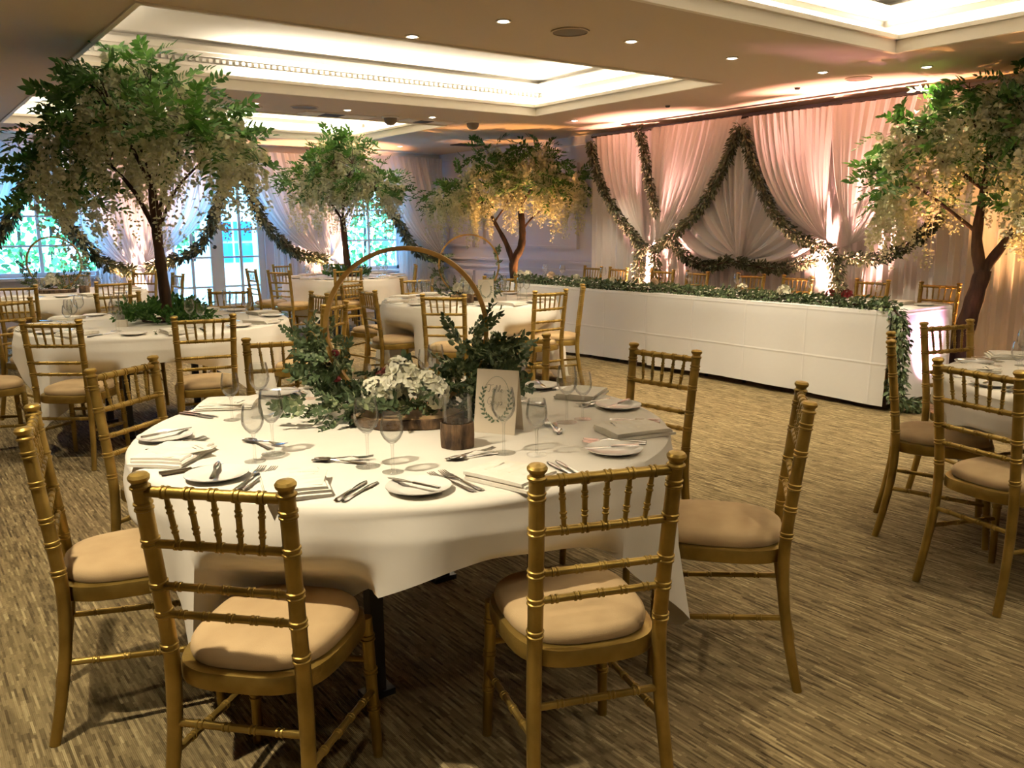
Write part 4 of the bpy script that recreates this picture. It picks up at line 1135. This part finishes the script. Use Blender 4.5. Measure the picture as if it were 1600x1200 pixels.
def candle_holder(x, y, label, lit=False):
    t = thing('candle_holder', label, 'candle holder', (x, y, ZS), 0, 'bark candle holders on the tables')
    n = 40
    O = [0.051 * (1 + 0.03 * math.sin(5 * a) + 0.025 * math.sin(13 * a + 1)) for a in np.linspace(0, 2 * PI, n, endpoint=False)]
    ring = lambda s, zz: [(O[i] * s * math.cos(2 * PI * i / n), O[i] * s * math.sin(2 * PI * i / n), zz) for i in range(n)]
    obj('bark_sleeve', MB().loft([ring(0.97, 0), ring(1.0, 0.004), ring(1.02, 0.04), ring(1.0, 0.075), ring(0.95, 0.078), ring(0.9, 0.072), ring(0.9, 0.01)], cap=False), 'bark', t)
    obj('glass_cylinder', MB().lathe([(0.0, 0.012), (0.044, 0.012), (0.045, 0.016), (0.045, 0.158), (0.044, 0.16), (0.043, 0.158), (0.043, 0.016), (0.0, 0.015)], 32, cap=False), 'glass', t)
    c = obj('tealight', MB().lathe([(0.0, 0.017), (0.019, 0.017), (0.019, 0.06), (0.017, 0.062), (0.0, 0.06)], 20), 'wax', t)
    obj('wick', MB().tube([(0, 0, 0.06), (0.001, 0, 0.068)], 0.0008, 5), 'ink', c)
candle_holder(1.37, 2.15, 'bark-wrapped glass candle holder before the table card on the nearest table')
candle_holder(1.40, 2.87, 'glass candle holder behind the white blooms on the nearest table')

# table card with lettering
t = thing('table_card', 'tall folded card reading Table with a leafy wreath on the nearest table', 'card', (1.585, 2.235, ZS), -R(58))
lean = 0.10
def face(x, h, off=0.0):        # point on the front leaf of the folded card
    return (x, -0.04 + lean * 0.40 * h / 0.205 - off, h)
obj('front_leaf', MB().add([face(-0.073, 0), face(0.073, 0), face(0.073, 0.205), face(-0.073, 0.205), (-0.073, -0.0392, 0), (0.073, -0.0392, 0), (0.073, 0.0012, 0.205), (-0.073, 0.0012, 0.205)], [(0, 1, 2, 3), (7, 6, 5, 4), (0, 4, 5, 1), (1, 5, 6, 2), (3, 2, 6, 7), (0, 3, 7, 4)]), 'kraft', t, smooth=False)
obj('back_leaf', MB().add([(-0.073, 0.04, 0), (0.073, 0.04, 0), (0.073, 0.0, 0.205), (-0.073, 0.0, 0.205), (-0.073, 0.041, 0), (0.073, 0.041, 0), (0.073, 0.001, 0.205), (-0.073, 0.001, 0.205)], [(0, 1, 2, 3), (7, 6, 5, 4), (0, 4, 5, 1), (1, 5, 6, 2), (3, 2, 6, 7), (0, 3, 7, 4)]), 'kraft', t, smooth=False)
def stroke(mb, pts, r=0.0008):
    P = smooth_path([face(x, h, 0.0006) for x, h in pts], 6)
    mb.tube(P, r, 4, flat=0.5)
def shift(pts, dx, dy, s): return [(dx + x * s, dy + y * s) for x, y in pts]
LET = {  # simple joined script strokes, unit x-height 1
    'T': [[(-0.4, 2.0), (0.2, 2.35), (1.0, 2.15), (1.9, 2.4)], [(0.9, 2.2), (0.75, 1.2), (0.5, 0.2), (0.1, 0.0), (-0.2, 0.3)]],
    'a': [[(0.9, 0.85), (0.5, 1.0), (0.1, 0.6), (0.2, 0.1), (0.6, 0.1), (0.9, 0.8), (0.85, 0.2), (1.2, 0.1)]],
    'b': [[(0.0, 0.2), (0.6, 1.5), (0.5, 2.2), (0.25, 1.8), (0.2, 0.3), (0.5, 0.0), (0.9, 0.4), (0.7, 0.8), (1.2, 0.7)]],
    'l': [[(0.0, 0.2), (0.6, 1.5), (0.5, 2.3), (0.25, 1.8), (0.25, 0.3), (0.7, 0.1)]],
    'e': [[(0.0, 0.3), (0.7, 0.6), (0.6, 1.0), (0.2, 0.8), (0.2, 0.2), (0.6, 0.0), (1.2, 0.4)]],
    'G': [[(1.5, 1.8), (1.2, 2.3), (0.4, 1.9), (0.0, 0.8), (0.5, 0.0), (1.2, 0.4), (1.3, 1.0), (0.8, 0.9), (1.3, 1.0), (1.2, -0.4), (0.8, -0.6)]],
    'o': [[(0.6, 1.0), (0.1, 0.6), (0.3, 0.0), (0.8, 0.3), (0.6, 0.95), (1.1, 0.9)]],
    'y': [[(0.0, 0.9), (0.2, 0.2), (0.6, 0.2), (0.85, 0.95), (0.7, -0.6), (0.3, -1.5), (0.1, -1.0), (1.1, 0.3)]]}
m = MB()
for word, x, y, s in (('Table', -0.030, 0.133, 0.0100), ('Goya', -0.030, 0.092, 0.0108)):
    for ch in word:
        for st in LET[ch]:
            stroke(m, shift(st, x, y, s))
        x += s * {'T': 1.35, 'l': 0.75, 'G': 1.65}.get(ch, 1.15)
obj('lettering', m, 'ink', t)
m = MB(); stroke(m, [(0.046 * math.cos(a), 0.115 + 0.068 * math.sin(a)) for a in np.linspace(-0.4, PI + 0.4, 22)], 0.0006); obj('printed_oval', m, 'inkleaf', t)
P_, D_, L_ = [], [], []
for k in range(34):
    a = -PI / 2 + (k - 17) / 17 * R(118)
    rr = 1.0
    x, h = 0.050 * math.cos(a), 0.112 + 0.068 * math.sin(a)
    P_.append(face(x, h, 0.0012)); sg = 1 if k % 2 else -1
    ta = a + PI / 2 * (1 if k > 17 else -1) + sg * 0.7
    dx, dh = math.cos(ta), math.sin(ta)
    D_.append((dx, dh * 0.19, dh)); L_.append(0.013 + 0.004 * ((k * 7) % 3) / 2)
o = link('printed_leaves', leaf_mesh('printed_leaves', P_, D_, [(0, -1, 0.19)] * 34, L_, np.array(L_) * 0.5, 'inkleaf', fold=0.0, droop=0.0), t)
m = MB(); stroke(m, [(0.050 * math.cos(a), 0.112 + 0.068 * math.sin(a)) for a in np.linspace(-PI / 2 - R(118), -PI / 2 + R(118), 30)], 0.0006); obj('printed_stem', m, 'inkleaf', t)

# other centrepieces
def far_centre(key, seed, label):
    cx, cy = TB[key][:2]
    e = [(rs.uniform(-0.3, 0.3), rs.uniform(-0.16, 0.1), rs.uniform(0.0, 0.09)) for _ in range(26)]
    hoop_piece(cx, cy, -YAW + 0.15, label, seed, (25, 95), (25, 105), 52, e)
    t = thing('flower_arrangement', 'white blooms at the foot of the hoop on the ' + label, 'flowers', (cx, cy, ZS + 0.038), -YAW)
    for k, (x, y, z) in enumerate(((-0.1, -0.08, 0.07), (-0.04, -0.1, 0.09), (0.02, -0.08, 0.08), (-0.03, -0.04, 0.13))):
        o = link('bloom', BLOOM[k % 3], t, (x, y, z)); o.rotation_euler = (0.4, 0, k)
far_centre('T5', 15, 'middle hoop table')
far_centre('T3', 16, 'window hoop table')
t = thing('table_card', 'cream table card with printed wreath beside the hoop of the middle hoop table', 'card', (TB['T5'][0] - 0.02, TB['T5'][1] - 0.3, ZS), -YAW)
obj('front_leaf', MB().add([(-0.07, -0.04, 0), (0.07, -0.04, 0), (0.07, 0, 0.2), (-0.07, 0, 0.2)], [(0, 1, 2, 3)]), 'paper', t, smooth=False)
obj('back_leaf', MB().add([(-0.07, 0.04, 0), (0.07, 0.04, 0), (0.07, 0, 0.2), (-0.07, 0, 0.2)], [(3, 2, 1, 0)]), 'paper', t, smooth=False)
for nm_ in ('printed_oval', 'printed_leaves', 'printed_stem'):
    link(nm_, bpy.data.objects[nm_].data, t)
candle_holder(TB['T5'][0] - 0.2, TB['T5'][1] - 0.28, 'bark candle holder left of the card on the middle hoop table')
candle_holder(TB['T3'][0] + 0.22, TB['T3'][1] - 0.3, 'bark candle holder before the hoop by the left window')
t = thing('place_card', 'small dark-topped card stand before the greenery ring on the tree table', 'card', (1.31, 6.35, ZS), -YAW)
obj('stand', MB().box(-0.035, 0.035, -0.012, 0.012, 0, 0.05), 'paper', t, smooth=False)
obj('card', MB().box(-0.03, 0.02, -0.003, 0.003, 0.045, 0.085), 'tray_card', t, smooth=False)

# head table garland
path = [(6.26, 8.42, 0.79), (6.30, 7.6, 0.79), (6.27, 6.8, 0.79), (6.31, 6.0, 0.79), (6.28, 5.2, 0.79), (6.32, 4.4, 0.79), (6.26, 3.75, 0.79), (6.22, 3.52, 0.78), (6.19, 3.44, 0.66), (6.18, 3.42, 0.4), (6.16, 3.40, 0.12), (6.3, 3.3, 0.04)]
HG = garland('table_garland', 'thick leafy garland running along the head table edge and down its end', path, 5600, 'table_garland', spread=0.07, leaf=(0.03, 0.06), wr=0.55)
off = Vector(HG.location)
for k, (y, m_, s) in enumerate(((8.2, 'petal', 0.9), (7.75, 'peach', 0.9), (7.3, 'petal', 0.7), (6.7, 'petal', 0.7), (6.1, 'peach', 0.8), (5.0, 'petal', 0.8), (4.55, 'petal', 1.0), (3.95, 'red', 0.8), (4.1, 'rust', 0.7), (8.35, 'petal', 0.8))):
    o = link('rose', bloom_mesh('rose', 120 + k, 14, 0.03, m_, 0.03), HG, Vector((6.27, y, 0.865)) - off); o.scale = (s * 1.25,) * 3

# ================================================================== TREES
def tree(label, base, rz, skel, lobes, n_spray, n_race, n_thin, seed, spray_s=1.0, zmax=2.62, grp='artificial blossom trees', thin_z=None):
    rnd = random.Random(seed)
    t = thing('blossom_tree', label, 'tree', base, rz, grp)
    allp = []
    for k, (name, pts, r0, r1) in enumerate(skel):
        P = smooth_path(pts, 6)
        rad = [r0 + (r1 - r0) * i / (len(P) - 1) for i in range(len(P))]
        rad = [r * (1 + 0.06 * math.sin(i * 1.7 + k)) for i, r in enumerate(rad)]
        obj(name, MB().tube(P, rad, 10 if r0 > 0.02 else 7), 'trunk', t)
        if name != 'trunk': allp += [np.array(p) for p in P[len(P) // 2:]]
    tw = MB()
    wts = [l[1][0] * l[1][1] + l[1][2] * l[1][0] for l in lobes]
    for k in range(n_spray + n_race):
        (c, rr) = rnd.choices(lobes, wts)[0]
        while True:
            v = Vector((rnd.gauss(0, 1), rnd.gauss(0, 1), rnd.gauss(0, 1))).normalized()
            if v.z > -0.55: break
        q = rnd.uniform(0.35, 1.0) ** 0.5
        p = Vector((c[0] + v.x * rr[0] * q, c[1] + v.y * rr[1] * q, c[2] + v.z * rr[2] * q))
        if p.z + base[2] > zmax: p.z = zmax - base[2] - rnd.uniform(0, 0.12)
        if k < n_spray:
            o = link('leaf_spray', TSPRAY[k % 6], t, p); o['kind'] = 'stuff'
            d = Vector((v.x, v.y, 0.35 * v.z + 0.1 + rnd.gauss(0, .35))) + Vector((rnd.gauss(0, .35), rnd.gauss(0, .35), 0))
            aim(o, d, rnd.gauss(0, 0.7)); s = spray_s * rnd.uniform(0.75, 1.2); o.scale = (s, s, s)
            if k % 2 == 0:
                near = min(allp, key=lambda a: (a[0] - p.x) ** 2 + (a[1] - p.y) ** 2 + (a[2] - p.z) ** 2)
                mid = (Vector(near) + p) / 2 + Vector((0, 0, 0.04))
                tw.tube([near, mid, p], [0.005, 0.0035, 0.002], 4, cap=False)
        else:
            o = link('blossom_raceme', RACE[rnd.choice((0, 1, 1, 2, 2, 3, 4) if abs(p.x) > 0.3 else (0, 0, 1, 1, 2))], t, p); o['kind'] = 'stuff'
            o.rotation_euler = (rnd.gauss(0, .15), rnd.gauss(0, .15), rnd.uniform(0, 6)); s = rnd.uniform(0.85, 1.15); o.scale = (s, s, s)
    for k in range(n_thin):
        (c, rr) = rnd.choices(lobes, wts)[0]
        a = rnd.uniform(0, 2 * PI); q = rnd.uniform(0.6, 1.0)
        o = link('trailing_raceme', THINR[k % 3], t, (c[0] + rr[0] * q * math.cos(a), c[1] + rr[1] * q * math.sin(a), c[2] - rr[2] * rnd.uniform(0.1, 0.6))); o['kind'] = 'stuff'
        o.rotation_euler = (0, 0, rnd.uniform(0, 6))
    o = obj('twigs', tw, 'trunk', t); o['kind'] = 'stuff'
    return t
# tree standing on the middle left table
tree('blossom tree with dark straight trunk standing on the middle left table', (1.64, 6.55, ZS), -YAW - 0.35,
     [('trunk', [(0.04, 0, 0.0), (0.02, 0, 0.3), (0.0, 0, 0.63), (-0.01, 0, 0.95)], 0.042, 0.030),
      ('branch', [(0.0, 0, 0.63), (-0.22, 0.06, 0.92), (-0.45, 0.1, 1.12), (-0.62, 0.1, 1.25)], 0.02, 0.007),
      ('branch', [(0.0, 0, 0.63), (0.13, -0.05, 0.92), (0.3, -0.1, 1.15), (0.45, -0.1, 1.32)], 0.018, 0.007),
      ('branch', [(-0.01, 0, 0.93), (-0.14, 0.1, 1.15), (-0.32, 0.2, 1.35)], 0.017, 0.006),
      ('branch', [(-0.01, 0, 0.93), (-0.05, -0.1, 1.2), (-0.12, -0.2, 1.45)], 0.017, 0.006),
      ('branch', [(-0.01, 0, 0.93), (0.02, 0.05, 1.25), (0.0, 0.05, 1.6)], 0.017, 0.006),
      ('branch', [(-0.01, 0, 0.93), (0.12, 0.08, 1.2), (0.28, 0.2, 1.42)], 0.015, 0.006),
      ('branch', [(0.0, 0, 0.63), (0.1, 0.12, 0.95), (0.22, 0.35, 1.2)], 0.015, 0.006)],
     [((-0.62, 0, 1.22), (0.36, 0.42, 0.28)), ((-0.36, 0, 1.42), (0.34, 0.42, 0.24)), ((-0.08, 0, 1.58), (0.34, 0.4, 0.22)), ((0.22, 0, 1.44), (0.32, 0.42, 0.24)), ((0.48, 0, 1.24), (0.32, 0.42, 0.26)), ((-0.18, 0.0, 1.76), (0.18, 0.2, 0.16)), ((-0.75, -0.1, 0.98), (0.2, 0.3, 0.2))],
     280, 200, 80, 3, zmax=2.72)
def ring_greens(cx, cy, label, seed, r=0.2, n=60):
    rnd = random.Random(seed)
    t = thing('greenery_ring', label, 'greenery', (cx, cy, ZS), 0, 'greenery rings at the tree feet')
    obj('wire_ring', MB().tube([(r * 0.6 * math.cos(a), r * 0.6 * math.sin(a), 0.012) for a in np.linspace(0, 2 * PI, 25)], 0.008, 6), 'trunk', t)
    for k in range(n):
        a = rnd.uniform(0, 2 * PI); q = rnd.uniform(0.35, 1.0) * r
        o = link('sprig', GSPRAY[k % 4], t, (q * math.cos(a), q * math.sin(a), rnd.uniform(0.01, 0.06)))
        aim(o, (math.cos(a) * 0.8 + rnd.gauss(0, .4), math.sin(a) * 0.8 + rnd.gauss(0, .4), rnd.uniform(0.1, 1.1)), rnd.uniform(0, 6)); s = rnd.uniform(0.75, 1.15); o.scale = (s, s, s)
GSPRAY = [spray_mesh('ring_sprig', 16, 0.12, (0.03, 0.045), 0.6, 'leaf', s + 80, 0.1) for s in range(4)]
ring_greens(1.64, 6.53, 'dark green leaf ring at the foot of the middle left tree', 1, 0.25, 130)
# tree standing on the far table
tree('blossom tree standing on the far table between the windows', (5.22, 10.97, ZS), -YAW - 0.45,
     [('trunk', [(0.03, 0, 0.0), (0.0, 0, 0.4), (-0.03, 0, 0.78)], 0.05, 0.038),
      ('branch', [(-0.03, 0, 0.76), (-0.2, 0, 0.98), (-0.45, 0, 1.25)], 0.02, 0.008), ('branch', [(-0.03, 0, 0.76), (0.2, 0, 1.0), (0.5, 0, 1.15)], 0.02, 0.008),
      ('branch', [(-0.03, 0, 0.76), (-0.05, 0.05, 1.1), (-0.1, 0, 1.5)], 0.02, 0.008), ('branch', [(-0.03, 0, 0.76), (0.1, -0.1, 1.15), (0.25, -0.1, 1.5)], 0.018, 0.008)],
     [((-0.45, 0, 1.25), (0.42, 0.42, 0.32)), ((0.0, 0, 1.42), (0.45, 0.45, 0.38)), ((0.45, 0, 1.18), (0.45, 0.4, 0.26)), ((-0.2, 0, 1.72), (0.22, 0.22, 0.16)), ((0.12, 0, 1.72), (0.2, 0.2, 0.16))],
     250, 190, 60, 5, zmax=2.66)
ring_greens(5.22, 10.95, 'green leaf ring at the foot of the far table tree', 2, 0.26, 100)
# floor tree behind the left end of the head table
tree('tall blossom tree with curved amber-lit trunk beside the panelled wall', (7.25, 9.78, 0), -YAW - 0.02,
     [('trunk', [(0.0, 0, 0.0), (0.02, 0, 0.5), (-0.02, 0, 0.9), (0.09, 0, 1.15), (0.11, 0, 1.4), (0.08, 0, 1.75)], 0.075, 0.040),
      ('branch', [(-0.02, 0, 0.92), (-0.12, 0, 1.2), (-0.28, 0, 1.5), (-0.4, 0, 1.75)], 0.045, 0.015), ('branch', [(0.08, 0, 1.72), (-0.05, 0.05, 1.95), (-0.2, 0, 2.15)], 0.028, 0.01),
      ('branch', [(0.08, 0, 1.72), (0.25, -0.05, 1.95), (0.4, 0, 2.1)], 0.028, 0.01), ('branch', [(0.11, 0, 1.38), (0.25, 0, 1.55), (0.5, 0, 1.75)], 0.018, 0.008), ('branch', [(0.08, 0, 1.72), (0.1, 0.1, 2.05), (0.1, 0.1, 2.35)], 0.025, 0.009),
      ('branch', [(-0.28, 0, 1.5), (-0.15, -0.05, 1.68), (-0.05, -0.1, 1.85)], 0.015, 0.007)],
     [((-0.85, 0, 1.78), (0.45, 0.4, 0.25)), ((-0.35, 0, 2.02), (0.5, 0.45, 0.35)), ((0.25, 0, 2.1), (0.45, 0.45, 0.38)), ((0.65, 0, 1.95), (0.4, 0.4, 0.30)), ((-0.3, 0, 2.35), (0.28, 0.3, 0.22)), ((0.25, 0, 2.4), (0.3, 0.3, 0.2))],
     270, 280, 110, 8, zmax=2.58)
# floor tree at the right end of the head table
tree('tall blossom tree with dark forked trunk at the right end of the head table', (7.27, 3.44, 0), -R(62),
     [('trunk', [(-0.05, 0, 0.0), (-0.04, 0, 0.45), (0.02, 0, 0.8), (0.07, 0, 1.05)], 0.085, 0.065),
      ('branch', [(0.06, 0, 1.0), (0.0, 0, 1.3), (0.02, 0, 1.7), (0.04, 0, 2.05)], 0.055, 0.018), ('branch', [(0.07, 0, 1.05), (0.22, 0, 1.3), (0.40, 0, 1.6), (0.5, 0, 1.85)], 0.045, 0.015),
      ('branch', [(0.02, 0, 1.7), (-0.25, 0, 1.9), (-0.5, 0, 2.1)], 0.022, 0.008), ('branch', [(0.04, 0, 1.95), (0.2, 0.05, 2.2), (0.3, 0, 2.45)], 0.02, 0.008), ('branch', [(0.0, 0, 1.35), (-0.3, -0.05, 1.6), (-0.55, 0, 1.78)], 0.018, 0.007), ('branch', [(0.04, 0, 2.0), (-0.1, 0, 2.25), (-0.15, 0, 2.45)], 0.018, 0.007)],
     [((-0.45, 0, 2.0), (0.36, 0.4, 0.36)), ((-0.1, 0, 2.15), (0.45, 0.42, 0.38)), ((0.5, -0.05, 2.05), (0.45, 0.45, 0.42)), ((0.2, 0, 2.42), (0.45, 0.4, 0.2)), ((-0.55, 0, 1.72), (0.25, 0.3, 0.22)), ((0.62, -0.25, 1.65), (0.3, 0.3, 0.4)), ((0.32, -0.5, 1.85), (0.2, 0.2, 0.42)), ((0.4, -0.3, 1.6), (0.2, 0.2, 0.3))],
     270, 370, 90, 9, spray_s=1.05, zmax=2.6)

# ================================================================== UPLIGHTS
def uplight(x, y, label, color, energy, direction, glow, size=R(70), blend=0.5):
    t = thing('uplight', label, 'uplight', (x, y, 0), 0, 'floor uplights')
    obj('housing', MB().lathe([(0.06, 0.02), (0.075, 0.03), (0.075, 0.13), (0.07, 0.14), (0.06, 0.135)], 20, cap=False), 'black', t)
    obj('base_plate', MB().box(-0.08, 0.08, -0.08, 0.08, 0, 0.02), 'black', t, smooth=False)
    obj('lens', MB().lathe([(0.0, 0.132), (0.062, 0.132)], 20, cap=False), glow, t)
    lamp('uplight_lamp', 'SPOT', (x, y, 0.17), energy, color, direction, spot_size=size, spot_blend=blend, shadow_soft_size=0.04)
ORNG = (1.0, 0.46, 0.16)
uplight(7.52, 7.62, 'uplight on the floor below the first gold tie', (1.0, 0.46, 0.38), 2300, (0.24, -0.02, 1.0), 'led_amber', R(64), 0.75)
uplight(7.52, 5.02, 'uplight on the floor below the second gold tie', (1.0, 0.46, 0.38), 2700, (0.24, 0.02, 1.0), 'led_amber', R(64), 0.75)
uplight(7.42, 9.52, 'amber uplight at the foot of the amber-lit tree', ORNG, 480, (-0.1, 0.13, 1.0), 'led_amber', R(60))
uplight(7.68, 3.5, 'amber uplight at the foot of the dark forked tree', ORNG, 500, (-0.16, -0.05, 1.0), 'led_amber', R(60))
uplight(6.72, 3.28, 'pink uplight glowing on the floor by the head table end', (1.0, 0.40, 0.62), 130, (-0.12, 0.8, 0.9), 'led_pink', R(75))
uplight(2.95, 12.6, 'uplight on the floor below the tie left of the glazed doors', (1.0, 0.50, 0.34), 1300, (0.0, 0.14, 1.0), 'led_amber', R(66))
uplight(5.8, 12.62, 'uplight on the floor below the tie behind the far tree', (1.0, 0.50, 0.30), 1200, (0.0, 0.14, 1.0), 'led_amber', R(66))
